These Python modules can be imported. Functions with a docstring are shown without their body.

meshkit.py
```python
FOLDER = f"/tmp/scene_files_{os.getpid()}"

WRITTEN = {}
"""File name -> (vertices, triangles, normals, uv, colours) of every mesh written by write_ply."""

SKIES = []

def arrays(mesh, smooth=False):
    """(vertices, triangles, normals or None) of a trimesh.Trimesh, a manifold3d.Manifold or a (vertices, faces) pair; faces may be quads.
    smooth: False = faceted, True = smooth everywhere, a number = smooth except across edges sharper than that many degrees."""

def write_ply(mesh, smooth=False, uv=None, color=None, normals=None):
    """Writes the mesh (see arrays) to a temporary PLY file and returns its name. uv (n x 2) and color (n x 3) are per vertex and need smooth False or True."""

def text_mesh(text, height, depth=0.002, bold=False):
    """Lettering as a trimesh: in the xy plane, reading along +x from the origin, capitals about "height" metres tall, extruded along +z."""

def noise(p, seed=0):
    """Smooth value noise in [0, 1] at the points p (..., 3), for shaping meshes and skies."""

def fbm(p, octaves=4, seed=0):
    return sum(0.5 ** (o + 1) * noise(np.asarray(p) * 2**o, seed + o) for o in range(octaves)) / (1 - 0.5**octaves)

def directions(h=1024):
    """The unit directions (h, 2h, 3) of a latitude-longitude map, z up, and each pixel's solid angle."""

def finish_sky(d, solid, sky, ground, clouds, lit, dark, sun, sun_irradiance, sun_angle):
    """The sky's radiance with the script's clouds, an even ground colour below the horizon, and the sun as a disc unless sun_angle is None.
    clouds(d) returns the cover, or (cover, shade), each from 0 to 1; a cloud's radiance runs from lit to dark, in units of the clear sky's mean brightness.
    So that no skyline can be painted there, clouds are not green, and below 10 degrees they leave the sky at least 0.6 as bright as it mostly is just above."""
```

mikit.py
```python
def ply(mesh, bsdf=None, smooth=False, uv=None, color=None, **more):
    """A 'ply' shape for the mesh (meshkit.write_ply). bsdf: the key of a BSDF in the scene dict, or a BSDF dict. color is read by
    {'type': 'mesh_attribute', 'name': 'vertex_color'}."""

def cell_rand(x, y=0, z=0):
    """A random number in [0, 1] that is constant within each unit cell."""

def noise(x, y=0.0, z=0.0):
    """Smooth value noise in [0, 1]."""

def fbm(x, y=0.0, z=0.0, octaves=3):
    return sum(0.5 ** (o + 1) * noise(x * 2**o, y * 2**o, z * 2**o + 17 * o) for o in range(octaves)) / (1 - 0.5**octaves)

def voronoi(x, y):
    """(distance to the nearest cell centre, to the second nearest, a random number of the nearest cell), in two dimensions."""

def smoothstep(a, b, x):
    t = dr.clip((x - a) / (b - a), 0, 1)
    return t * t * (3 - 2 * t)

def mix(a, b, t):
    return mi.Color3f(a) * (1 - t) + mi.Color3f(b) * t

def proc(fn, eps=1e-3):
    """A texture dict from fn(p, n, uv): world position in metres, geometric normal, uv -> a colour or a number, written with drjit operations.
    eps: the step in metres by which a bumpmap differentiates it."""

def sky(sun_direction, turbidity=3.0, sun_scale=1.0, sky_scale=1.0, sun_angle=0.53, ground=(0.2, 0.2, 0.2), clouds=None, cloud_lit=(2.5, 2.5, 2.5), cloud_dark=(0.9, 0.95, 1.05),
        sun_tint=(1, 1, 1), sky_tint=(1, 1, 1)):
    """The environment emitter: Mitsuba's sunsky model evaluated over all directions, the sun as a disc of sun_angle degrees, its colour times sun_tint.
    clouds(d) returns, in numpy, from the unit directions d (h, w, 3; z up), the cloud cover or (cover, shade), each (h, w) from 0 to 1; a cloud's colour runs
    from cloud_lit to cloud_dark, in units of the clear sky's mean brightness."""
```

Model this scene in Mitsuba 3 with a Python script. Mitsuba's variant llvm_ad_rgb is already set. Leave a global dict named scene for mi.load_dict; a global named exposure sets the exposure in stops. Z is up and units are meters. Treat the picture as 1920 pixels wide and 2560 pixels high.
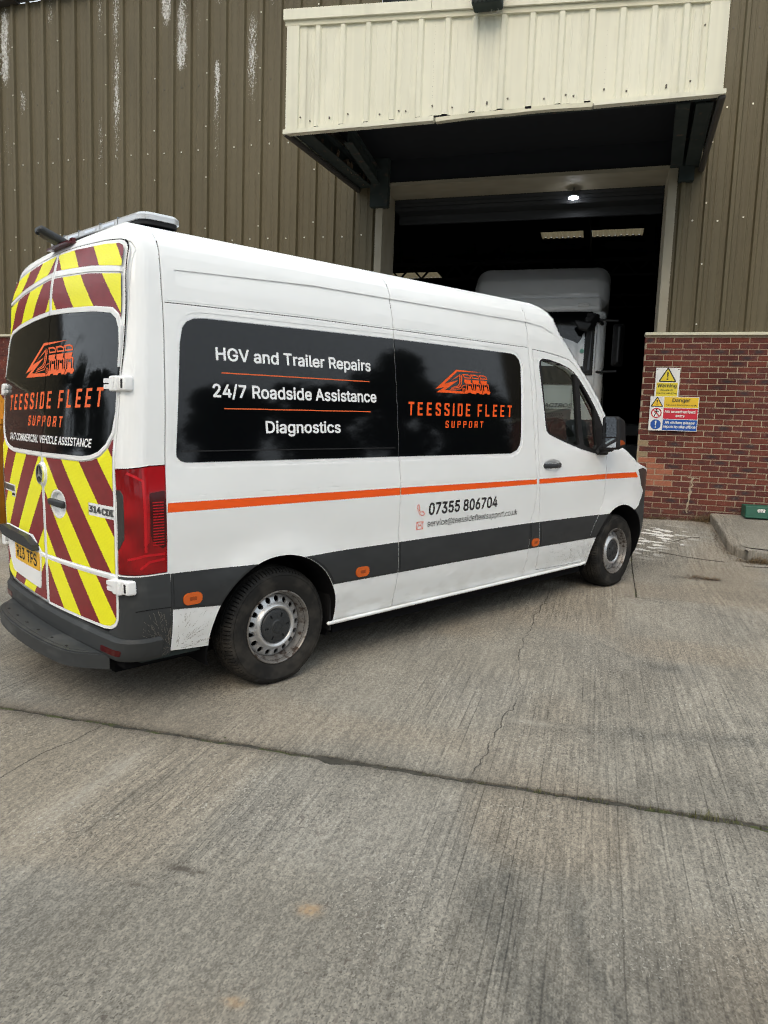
import math
import numpy as np
import trimesh
import drjit as dr
import mitsuba as mi
import mikit
import meshkit
import manifold3d as m3
from manifold3d import Manifold, CrossSection
from shapely.geometry import Polygon, LineString, MultiPolygon, Point, box as sbox
from shapely.ops import unary_union
from shapely import affinity
from scipy.interpolate import PchipInterpolator

# ------------------------------------------------------------------ camera, sky, exposure
T = mi.ScalarTransform4f
scene, labels = {}, {}
exposure = 2.55
CAM = [-0.663123, -10.275584, 1.337787]
scene['camera'] = {'type': 'perspective', 'fov': 2 * math.degrees(math.atan(960 / 1800)), 'fov_axis': 'x', 'near_clip': 0.05, 'far_clip': 400.0,
                   'to_world': T().look_at(origin=CAM, target=[-0.939510, -9.321081, 1.225835], up=[-0.065707, 0.097449, 0.993069])}
scene['sky'] = mikit.sky((0.02, -0.75, 0.66), turbidity=4, sun_scale=0.18, sun_angle=36, clouds=lambda d: (1.0, 1 - np.clip(d[..., 2], 0, 1) ** .7), cloud_dark=(1.20, 1.32, 1.42), ground=(0.16, 0.155, 0.145),
                         cloud_lit=(2.32, 2.54, 2.72))
labels['sky'] = {'kind': 'structure', 'label': 'even overcast sky', 'category': 'sky'}
rng = np.random.default_rng(7)

# ------------------------------------------------------------------ helpers
def tag(key, label=None, cat=None, group=None, kind=None):
    d = {}
    if label: d['label'] = label
    if cat: d['category'] = cat
    if group: d['group'] = group
    if kind: d['kind'] = kind
    labels[key] = d
    return key

def fresh(key):
    if key not in scene: return key
    n = 1
    while f'{key}_{n:03d}' in scene: n += 1
    return f'{key}_{n:03d}'

def put(key, mesh, mat, smooth=False, **kw):
    key = fresh(key)
    scene[key] = mikit.ply(mesh, mat, smooth=smooth, **kw)
    return key

def mat(name, color, rough=0.5, metallic=0.0, two=False, spec=0.5, clear=0.0, bump=None, bump_scale=1.0, **kw):
    c = color if isinstance(color, dict) else {'type': 'rgb', 'value': list(color)}
    r = rough if isinstance(rough, dict) else float(rough)
    d = {'type': 'principled', 'base_color': c, 'roughness': r, 'metallic': metallic, 'specular': spec, **kw}
    if clear: d.update(clearcoat=clear, clearcoat_gloss=0.97)
    if bump: d = {'type': 'bumpmap', 'arbitrary': bump, 'scale': bump_scale, 'bsdf': d}
    if two: d = {'type': 'twosided', 'bsdf': d}
    scene['mat_' + name] = d
    return 'mat_' + name

def tm(man):
    m = man.to_mesh()
    return trimesh.Trimesh(np.array(m.vert_properties[:, :3], float), np.array(m.tri_verts), process=False)

def man(mesh):
    return Manifold(m3.Mesh(np.asarray(mesh.vertices, np.float32), np.asarray(mesh.faces, np.uint32)))

def bx(x0, x1, y0, y1, z0, z1):
    return Manifold.cube([x1 - x0, y1 - y0, z1 - z0]).translate([x0, y0, z0])

def tbox(x0, x1, y0, y1, z0, z1):
    return tm(bx(x0, x1, y0, y1, z0, z1))

def rounded(x0, x1, y0, y1, z0, z1, r, seg=12):
    s = Manifold.sphere(r, seg)
    return Manifold.batch_hull([s.translate([x, y, z]) for x in (x0 + r, x1 - r) for y in (y0 + r, y1 - r) for z in (z0 + r, z1 - r)])

def cs(poly):
    polys = []
    for g in getattr(poly, 'geoms', [poly]):
        if g.is_empty or g.geom_type != 'Polygon': continue
        polys.append(np.asarray(g.exterior.coords)[:-1])
        polys += [np.asarray(i.coords)[:-1] for i in g.interiors]
    return CrossSection(polys, m3.FillRule.EvenOdd)

def side_ex(poly, y0, y1):      # polygon in (x, z), slab between y0 and y1
    return cs(poly).extrude(y1 - y0).transform([[1, 0, 0, 0], [0, 0, -1, y1], [0, 1, 0, 0]])

def rear_ex(poly, x0, x1):      # polygon in (y, z), slab between x0 and x1
    return cs(poly).extrude(x1 - x0).transform([[0, 0, 1, x0], [1, 0, 0, 0], [0, 1, 0, 0]])

def up_ex(poly, z0, z1):        # polygon in (x, y)
    return cs(poly).extrude(z1 - z0).translate([0, 0, z0])

def lathe_y(prof, seg=64):      # profile of (r, y) turned about the y axis
    return CrossSection([np.asarray(prof, float)], m3.FillRule.EvenOdd).revolve(seg).transform([[1, 0, 0, 0], [0, 0, 1, 0], [0, -1, 0, 0]])

def curve(P, n=8):              # smooth polyline through points (Catmull-Rom)
    P = np.asarray(P, float)
    Q = np.vstack([2 * P[0] - P[1], P, 2 * P[-1] - P[-2]])
    t = np.linspace(0, 1, n, endpoint=False)[:, None]
    out = [0.5 * (2 * b + (c - a) * t + (2 * a - 5 * b + 4 * c - d) * t ** 2 + (3 * b - a - 3 * c + d) * t ** 3) for a, b, c, d in zip(Q[:-3], Q[1:-2], Q[2:-1], Q[3:])]
    return np.vstack(out + [P[-1:]])

def rounded_poly(pts, r):
    return Polygon(pts).buffer(-r, join_style=1).buffer(r, join_style=1, quad_segs=8)

def strip(pts, w):
    return LineString(pts).buffer(w / 2, cap_style=2, join_style=1)

def bar(p, q, w, h=None):       # box section bar between two points
    p, q = np.asarray(p, float), np.asarray(q, float)
    h = h or w
    d = q - p; L = np.linalg.norm(d); d /= L
    a = np.cross(d, [0, 0, 1.0] if abs(d[2]) < .95 else [1.0, 0, 0]); a /= np.linalg.norm(a); b = np.cross(a, d)
    M = np.eye(4); M[:3, 0], M[:3, 1], M[:3, 2], M[:3, 3] = a, b, -d if np.dot(np.cross(a, b), d) < 0 else d, (p + q) / 2
    return trimesh.creation.box((w, h, L), transform=M)

def pipe(pts, r, sides=10):
    P = np.asarray(pts, float)
    parts = []
    for a, b in zip(P[:-1], P[1:]):
        parts.append(Manifold.batch_hull([Manifold.sphere(r, sides).translate(list(a)), Manifold.sphere(r, sides).translate(list(b))]))
    return Manifold.batch_boolean(parts, m3.OpType.Add)

def cat(meshes):
    return trimesh.util.concatenate(meshes)

_glyphs = {}
def text_poly(text, height, bold=True, width=None, fat=0.0):
    """lettering as a shapely polygon, baseline at y = 0, starting at x = 0"""
    k = (text, bold)
    if k not in _glyphs:
        t = meshkit.text_mesh(text, 1.0, 0.1, bold)
        top = t.faces[(t.vertices[t.faces][:, :, 2] > 0.09).all(1)]
        polys = [Polygon(t.vertices[f][:, :2]) for f in top]
        _glyphs[k] = unary_union([p.buffer(1e-4) for p in polys if p.area > 1e-9])
    g = _glyphs[k]
    if fat: g = g.buffer(fat, join_style=2, mitre_limit=2)
    g = affinity.translate(g, -g.bounds[0], 0)
    sx = height if width is None else width / (g.bounds[2])
    return affinity.scale(g, sx, height, origin=(0, 0))

def flat(poly, size=0.08):      # (points n x 2, faces) of a polygon
    V, F, n = [], [], 0
    for g in getattr(poly, 'geoms', [poly]):
        if g.is_empty or g.geom_type != 'Polygon' or g.area < 1e-8: continue
        v, f = trimesh.creation.triangulate_polygon(g, engine='earcut')
        v3 = np.column_stack([v, np.zeros(len(v))])
        if size:
            v3, f = trimesh.remesh.subdivide_to_size(v3, f, size, max_iter=12)
        V.append(v3[:, :2]); F.append(np.asarray(f) + n); n += len(v3)
    V, F = np.vstack(V), np.vstack(F)
    a = V[F]
    area = (a[:, 1, 0] - a[:, 0, 0]) * (a[:, 2, 1] - a[:, 0, 1]) - (a[:, 1, 1] - a[:, 0, 1]) * (a[:, 2, 0] - a[:, 0, 0])
    F[area < 0] = F[area < 0][:, ::-1]
    return V, F[np.abs(area) > 1e-12]

# ------------------------------------------------------------------ materials
N, FB, MIX, SS = mikit.noise, mikit.fbm, mikit.mix, mikit.smoothstep
def col(*c): return mi.Color3f(*c)

def hz(X, Y):                   # height of the yard: it rises to the building, steeper in front of the wall
    t = np.clip((np.asarray(Y, float) + 2.0) / 2.0, 0, 1)
    return .014 * X + .0243 * np.minimum(Y, 0.0) + .29 * t * t * (3 - 2 * t)

CRACKS = [[(-1.00, -3.48), (-1.01, -3.97), (-1.06, -4.42), (-1.04, -4.59), (-1.08, -5.10), (-1.07, -5.52), (-1.02, -5.91), (-1.00, -6.28), (-1.04, -6.47), (-1.06, -6.69), (-1.07, -6.91), (-1.10, -7.23)],
          [(-3.01, -7.27), (-3.02, -7.46), (-3.08, -7.62), (-3.07, -7.77), (-3.09, -8.4), (-3.05, -9.2)],
          [(-0.22, -3.44), (0.08, -3.62), (0.74, -4.03), (1.6, -4.6)]]
def seg_dist(x, y, pts, wob):
    d = mi.Float(9)
    for (ax, ay), (bx_, by_) in zip(pts[:-1], pts[1:]):
        ex, ey = bx_ - ax, by_ - ay
        t = dr.clip(((x - ax) * ex + (y - ay) * ey) / (ex * ex + ey * ey), 0, 1)
        d = dr.minimum(d, dr.sqrt(dr.square(x - ax - t * ex) + dr.square(y - ay - t * ey)))
    return d

def blob(x, y, cx, cy, rx, ry):
    return dr.exp(-(dr.square((x - cx) / rx) + dr.square((y - cy) / ry)))

def brush(wx, y, f, w0, w1, seed):   # long drawn lines, one in each cell across, coming and going along y
    u = wx * f; k = dr.floor(u); c = mikit.cell_rand(k, seed)
    d = dr.abs(u - k - .15 - .7 * c)
    return (1 - SS(w0, w1, d)) * SS(.34, .66, N(k * 7.71 + seed, y * 1.7, seed)) * SS(.15, .45, N(k * 3.3, y * 17, seed + 2))
def concrete(p, n, uv):
    x, y = p.x, p.y
    wx = x + .030 * (N(y * .6, x * .5, 3) - .5) + .004 * (N(x * 14, y * 5, 5) - .5)
    big = FB(x * .6, y * .45, 1.0, 4)
    mid = FB(x * 3.1, y * 1.7, 5.0, 4)
    grain = N(wx * 120, y * 62, 9)
    grit = N(x * 230, y * 170, 2.0)
    stria = N(wx * 74, y * 5, 13)
    c = MIX(col(.128, .116, .096), col(.325, .300, .252), dr.clip(-.06 + .66 * big + .46 * mid, 0, 1))
    tint = N(x * 1.7, y * 1.3, 12)
    c = MIX(c, c * col(.98, .99, 1.01), SS(.52, .75, tint)); c = MIX(c, c * col(1.04, .99, .94), SS(.5, .72, N(x * 1.3 + 7, y * 1.6, 4)))
    rough_ = SS(.32, .62, N(x * 1.4, y * .8, 21))
    c = c * (1 + (.20 + .20 * rough_) * (stria - .5)) * (1 + .42 * (grain - .5)) * (1 + .60 * (grit - .5))
    c = c * (1 - (.08 + .24 * rough_) * brush(wx, y, 31, .04, .12, 3) - .20 * rough_ * brush(wx, y, 67, .08, .22, 8))
    pit = SS(.79, .85, N(x * 150, y * 120, 4)) * SS(.30, .6, N(x * 2.6, y * 2.0, 14))
    c = MIX(c, col(.06, .054, .046), pit * .5)
    peb = SS(.86, .90, N(x * 70, y * 60, 44)) * SS(.25, .6, N(x * 3, y * 3, 46))
    c = MIX(c, MIX(col(.075, .06, .052), col(.20, .17, .14), mikit.cell_rand(dr.floor(x * 25), dr.floor(y * 25))), peb * .55)
    lite = SS(.85, .89, N(x * 150 + 9, y * 120, 6)) * SS(.4, .7, N(x * 2.4, y * 3.1, 17))
    c = MIX(c, col(.50, .48, .43), lite * .5)
    # tyre scuffs: the turning marks in the foreground, the bands and the smear beyond the joint
    wob = .05 * (FB(x * 7, y * 5, 43, 3) - .5)
    arc1 = x + .80 - .42 * dr.square(dr.minimum(y + 7.75, 0)) * 1.0 + wob + .0 * y
    sc = .95 * dr.exp(-dr.square((arc1 + .10) / .11)) * SS(-7.55, -7.95, y)
    sc += .7 * dr.exp(-dr.square((arc1 - .14) / .035)) * SS(-7.7, -8.0, y)
    sc += .75 * dr.exp(-dr.square((y + 6.50 - .16 * (x + .4) + wob) / .09)) * SS(-1.1, -.5, x)
    sc += .55 * dr.exp(-dr.square((y + 6.12 + .1 * x + wob) / .06)) * SS(-.2, .3, x)
    sc += .8 * blob(x, y, -.13, -5.37, .16, .09) + .45 * dr.exp(-dr.square((y + 5.0 + 1.2 * (x + .53)) / .035)) * SS(-.6, -.5, x) * SS(-.2, -.3, x)
    sc += .6 * dr.exp(-dr.square((x + 2.40 + .35 * (y + 7.75) * -.6 + wob) / .05)) * SS(-7.3, -7.5, y) * SS(-8.3, -8.0, y) + .5 * blob(x, y, .1, -6.95, .35, .12)
    sc = 1.35 * sc * (.35 + .75 * N(wx * 40, y * 8, 51)) * (.6 + .6 * N(x * 100, y * 60, 53))
    c = c * (1 - col(.40, .385, .37) * dr.clip(sc, 0, 1))
    pale = blob(x, y, -.90, -6.52, .16, .03) + .8 * dr.exp(-dr.square((x + 2.64 + wob) / .05)) * SS(-7.3, -7.6, y) * SS(-8.3, -7.9, y)
    c = MIX(c, col(.42, .40, .35), dr.clip(pale * .5 * N(wx * 50, y * 10, 57), 0, .5))
    old = SS(.52, .80, FB(x * .8 + 3, y * .7, 61, 3))
    c = c * (1 - .20 * old)
    oil = blob(x, y, .40, -2.38, .22, .07) + 1.2 * blob(x, y, -1.95, -8.17, .075, .016) + 1.0 * blob(x, y, -2.07, -8.29, .04, .012)
    c = MIX(c, col(.055, .045, .036), dr.clip(oil * (.1 + 1.1 * N(x * 60, y * 60, 71)), 0, .65))
    rust = (blob(x, y, -1.46, -8.23, .034, .028) + blob(x, y, -1.51, -8.64, .028, .016)) * (.2 + 1.2 * N(x * 90, y * 90, 73))
    c = MIX(c, col(.42, .26, .12), dr.clip(rust * .6, 0, .5))
    chalk = SS(.54, .66, FB(x * 9 + 2 * y, y * 30 + 7 * x, 81, 3)) * dr.clip(blob(x, y, .22, -.75, .30, .26) + .8 * blob(x, y, -.03, -1.15, .2, .35) + blob(x, y, .12, -1.02, .05, .12), 0, 1)
    c = MIX(c, col(.72, .71, .68), dr.clip(chalk * 1.2, 0, .9))
    # thin cracks; the slab edges at the joint are dirtier
    d = dr.minimum(dr.minimum(seg_dist(x + .040 * (FB(y * 16, x * 3, 1, 3) - .5), y, CRACKS[0], 0), seg_dist(x + .03 * (FB(y * 14, x * 3, 2, 3) - .5), y, CRACKS[1], 0)), seg_dist(x, y + .02 * (N(x * 15, y) - .5), CRACKS[2], 0))
    c = MIX(c, col(.045, .04, .034), (1 - SS(.0016, .0052, d)) * SS(.02, .30, N(x * 5, y * 5, 91)) * .9)
    rag_ = y + 7.235 + .03 * (FB(x * 8, y * 8, 95, 3) - .5)
    c = c * (1 - .35 * dr.exp(-dr.square(rag_ / .040)) - .14 * dr.exp(-dr.square(rag_ / .15)))
    return c

def concrete_h(p, n, uv):
    x, y = p.x, p.y
    wx = x + .035 * (N(y * 1.1, x * .7, 3) - .5)
    return .0016 * N(wx * 74, y * 5, 13) + .0022 * FB(x * 60, y * 40, 9, 3) - .003 * SS(.80, .88, N(x * 110, y * 80, 4)) + .02 * N(x * 1.2, y * 1.1, 3)

mat('concrete', mikit.proc(concrete), .86, spec=.3, two=True, bump=mikit.proc(concrete_h, 2e-3))
mat('soil', mikit.proc(lambda p, n, uv: MIX(col(.016, .015, .012), col(.05, .055, .025), FB(p.x * 25, p.y * 25, 3, 3))), .95)
mat('joint_dirt', mikit.proc(lambda p, n, uv: MIX(MIX(col(.020, .019, .015), col(.072, .066, .052), FB(p.x * 38, p.y * 38, 3, 3)), col(.055, .062, .022), SS(.52, .66, N(p.x * 6.3, p.y * 9, 5)) * SS(.35, .6, N(p.x * 50, p.y * 50, 6)))), .95, two=True)
mat('far_ground', mikit.proc(lambda p, n, uv: MIX(col(.13, .125, .11), col(.2, .19, .17), FB(p.x * .7, p.y * .7, 3, 3))), .95)

def white_paint(p, n, uv):
    low = dr.exp(-dr.maximum(p.z + .02, 0) / .16)
    dirt = SS(.45, .75, FB(p.x * 9, p.y * 9, p.z * 14, 3)) * low
    return MIX(col(.80, .815, .815), col(.40, .36, .30), dr.clip(dirt * .7, 0, .6)) * (.985 + .03 * N(p.x * 3, p.y * 3, p.z * 3))
mat('white_paint', mikit.proc(white_paint), .20, spec=.5, clear=1.0)
mat('white_plain', (.78, .79, .79), .35, spec=.5)
def dark_plastic(p, n, uv):
    return MIX(col(.019, .0215, .024), col(.033, .0355, .038), FB(p.x * 5, p.y * 5, p.z * 9, 3))
mat('dark_plastic', mikit.proc(dark_plastic), .46, spec=.4)
mat('bumper_plastic', mikit.proc(lambda p, n, uv: MIX(col(.034, .037, .039), col(.068, .071, .072), SS(.5, .85, FB(p.x * 6, p.y * 6, p.z * 12, 3)))), .55, spec=.35)
mat('rubber_black', (.012, .012, .013), .6, spec=.3)
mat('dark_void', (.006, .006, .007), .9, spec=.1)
mat('privacy_glass', (.003, .0034, .0042), .05, spec=.5)
mat('orange_vinyl', (.87, .10, .008), .4, spec=.4)
mat('orange_dull', (.80, .13, .03), .45, spec=.4)
mat('white_vinyl', (.82, .83, .84), .4, spec=.4)
mat('ink', (.010, .011, .013), .45, spec=.4)
mat('red_line', (.75, .09, .03), .45)
def chevron(p, n, uv):          # flat print: 45 degree bands of red and yellow film, mirrored about the seam
    yy, z = dr.abs(uv.x - 1.02), uv.y
    c = z - (1.02 - yy)
    sh = dr.select(z < .77, .03, dr.select(z > 1.36, dr.select(z > 2.2, -.06, -.065), 0.0))
    k = (c - .377 - sh) / .231
    f = k - 2 * dr.floor(k / 2)
    # red where 0 <= f < 1
    scan = .96 + .04 * dr.cos(z * 900)
    red = col(.205, .014, .018) * (.92 + .16 * N(uv.x * 30, uv.y * 30, 2)); yel = col(.88, .86, .008) * scan
    return dr.select(f < 1, red * scan, yel)
mat('chevron_film', mikit.proc(chevron), .32, spec=.5, clear=.3)
mat('lamp_red', mikit.proc(lambda p, n, uv: col(.30, .003, .006) * (.35 + 1.0 * N(p.z * 11, p.x * 9, p.y * 9))), .06, spec=.3, clear=.5)
mat('lamp_red_deep', (.055, .001, .002), .1, spec=.3, clear=.5)
mat('lamp_red_bright', (.50, .008, .014), .12, spec=.3, clear=.4)
mat('lamp_red_mid', (.36, .004, .008), .08, spec=.3, clear=.5)
mat('lamp_smoke', (.038, .036, .036), .12, spec=.5, clear=.6)
mat('amber', (.58, .10, .006), .2, spec=.6, clear=.8)
mat('amber_dark', (.30, .05, .004), .25, spec=.5, clear=.5)
mat('chrome', (.82, .83, .85), .09, metallic=1.0)
mat('chrome_dark', (.20, .205, .21), .2, metallic=1.0)
mat('steel_silver', mikit.proc(lambda p, n, uv: MIX(col(.56, .565, .57), col(.40, .38, .35), SS(.6, .85, FB(p.x * 30, p.y * 30, p.z * 30, 3)) * .5)), .36, metallic=.7)
mat('steel_flange', mikit.proc(lambda p, n, uv: MIX(col(.24, .23, .22), col(.07, .05, .04), SS(.48, .74, FB(p.x * 38, p.y * 38, p.z * 38, 3)))), .42, metallic=.6)
def tyre(p, n, uv):
    return MIX(col(.011, .0108, .0105), col(.040, .036, .031), SS(.4, .8, FB(p.x * 10, p.y * 10, p.z * 10, 4)))
mat('tyre', mikit.proc(tyre), .72, spec=.3)
mat('plate_yellow', (.72, .40, .025), .4)
mat('beacon_lens', {'type': 'rgb', 'value': [.55, .56, .57]}, .12, metallic=.35, clear=.6)
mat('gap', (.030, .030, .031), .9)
mat('old_seal', (.10, .10, .10), .8)  # grey for the shade painted into the roof gutter groove
mat('window_glass', (1, 1, 1)); scene['mat_window_glass'] = {'type': 'thindielectric', 'int_ior': 1.5, 'specular_transmittance': {'type': 'rgb', 'value': [.80, .86, .84]}}
scene['mat_mirror_glass'] = {'type': 'conductor', 'material': 'none', 'specular_reflectance': {'type': 'rgb', 'value': [.55, .57, .6]}}
mat('interior_dark', (.014, .014, .015), .7, spec=.25)
mat('interior_grey', (.05, .05, .052), .75)

def brown_clad(p, n, uv):
    c = MIX(col(.102, .085, .048), col(.134, .112, .067), FB(p.x * 1.2, p.z * .35, 3, 3))
    c = c * (.95 + .09 * N(p.x * 28, p.z * .6, 1)) * (.97 + .06 * N(p.x * 60, p.z * 40, 2))
    q = (p.x + 10.23) / .2975; k = dr.floor(q); u = q - k - .5
    r1, r2, r3 = mikit.cell_rand(k, 3), mikit.cell_rand(k, 5), mikit.cell_rand(k, 9)
    wide = dr.exp(-dr.square((u - .22 * (r2 - .5)) / (.12 + .20 * r3)))
    along = SS(.38, .72, N(k * 7.31, p.z * 1.55, 4)) * SS(4.6, 7.1, p.z + .7 * (r2 - .5)) * SS(.22, .55, r1) * SS(2.2, .4, p.x)
    v = wide * along * (.65 + .7 * FB(p.x * 9, p.z * 3, 7, 2))
    sp = .55 * N(p.x * 140, p.z * 44, 6) + .45 * N(p.x * 290, p.z * 95, 8)
    th = 1.0 - .56 * dr.clip(v * 1.25, 0, 1)
    flake = SS(th - .02, th + .05, sp)
    dark = SS(.5, .85, FB(p.x * 2, p.z * .5, 15, 3)) * SS(5.3, 7.8, p.z)
    c = c * (1 - .22 * dark)
    rr_ = SS(.62, .80, N(p.x * 34, 2.2, 5)) * SS(.35, .75, N(p.x * 9, p.z * .5, 25))
    c = MIX(c, c * col(.80, .74, .66), rr_ * .5)
    return MIX(c, col(.66, .66, .64), flake * .9)
mat('brown_cladding', mikit.proc(brown_clad), .5, spec=.3, two=True)
def cream_clad(p, n, uv):
    c = MIX(col(.66, .645, .515), col(.745, .73, .595), FB(p.x * 2.0, p.z * .8, 3, 3))
    return c * (.96 + .06 * N(p.x * 40, p.z * .7, 1)) * (1 - .10 * SS(.5, .8, FB(p.x * 7, p.z * 1.1, 9, 3)))
mat('cream_cladding', mikit.proc(cream_clad), .45, spec=.35, two=True)
mat('cream_trim', mikit.proc(lambda p, n, uv: MIX(col(.50, .48, .36), col(.66, .64, .49), FB(p.x * 4, p.y * 4, p.z * 2, 3))), .5, two=True)
mat('beige_trim', mikit.proc(lambda p, n, uv: MIX(col(.24, .21, .15), col(.36, .33, .25), FB(p.x * 3, p.y * 6, p.z * 3, 4))), .6, two=True)
mat('screw_pale', (.6, .58, .5), .4, metallic=.4)
mat('screw_dark', (.10, .09, .075), .5, metallic=.4)
def rust_steel(p, n, uv):
    a = FB(p.x * 9, p.y * 9, p.z * 9, 4)
    return MIX(MIX(col(.020, .030, .030), col(.045, .055, .052), a), col(.13, .075, .045), SS(.62, .80, FB(p.x * 12 + 3, p.y * 12, p.z * 12, 4)) * .7)
mat('old_steel', mikit.proc(rust_steel), .8, spec=.2, two=True)
mat('shutter', mikit.proc(lambda p, n, uv: MIX(col(.012, .014, .017), col(.028, .031, .033), FB(p.x * 2, p.z * 20, 3, 3))), .6, two=True)
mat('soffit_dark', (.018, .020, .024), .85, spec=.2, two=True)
mat('trim_dark', (.060, .055, .050), .5, spec=.4, two=True)
def brickm(a, b, heart, name):
    def f(p, n, uv):
        c = MIX(col(*a), col(*b), FB(p.x * 24, p.z * 40, p.y * 9, 3))
        h = dr.exp(-dr.square((uv.x - .5) / .34) * 1.0 - dr.square((uv.y - .5) / .42)) * heart * (.5 + .9 * N(p.x * 18, p.z * 26, 5))
        c = MIX(c, col(.045, .036, .038), dr.clip(h, 0, .9))
        spot = SS(.80, .86, N(p.x * 55, p.z * 60, 8))
        low = SS(.62, .25, p.z)
        c = MIX(c, col(.30, .27, .23), spot * (.18 + .3 * low))
        c = MIX(c, col(.05, .042, .035), low * .55 * N(p.x * 6, p.z * 9, 2))
        c = c * (1 - .30 * SS(.5, .8, FB(p.x * 2.2, p.z * 1.4, 12, 3)))
        return c * (.85 + .3 * N(p.x * 90, p.z * 90, 3))
    return mat(name, mikit.proc(f), .88, spec=.25)
BR = [brickm((.128, .037, .026), (.178, .054, .037), 0.0, 'brick_red'), brickm((.115, .034, .025), (.155, .046, .034), .45, 'brick_flashed'), brickm((.11, .031, .024), (.15, .043, .031), 1.0, 'brick_blue_heart'),
      brickm((.095, .027, .022), (.14, .038, .029), .2, 'brick_deep'), brickm((.30, .105, .062), (.37, .14, .085), 0.0, 'brick_orange'), brickm((.26, .19, .115), (.32, .24, .15), 0.0, 'brick_buff')]
mat('mortar', mikit.proc(lambda p, n, uv: MIX(col(.31, .255, .18), col(.45, .37, .275), FB(p.x * 20, p.y * 9, p.z * 20, 3)) * (1 - .45 * SS(.55, .28, p.z))), .92, spec=.2)
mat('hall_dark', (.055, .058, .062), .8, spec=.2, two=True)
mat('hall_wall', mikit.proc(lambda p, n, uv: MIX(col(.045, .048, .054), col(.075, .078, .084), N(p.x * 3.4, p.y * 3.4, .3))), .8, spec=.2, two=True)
scene['mat_rooflight'] = {'type': 'principledthin', 'base_color': {'type': 'rgb', 'value': [.50, .42, .26]}, 'roughness': .6, 'diff_trans': .34, 'spec_trans': 0.0}
mat('bollard_paint', (.7, .45, .02), .5)

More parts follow.
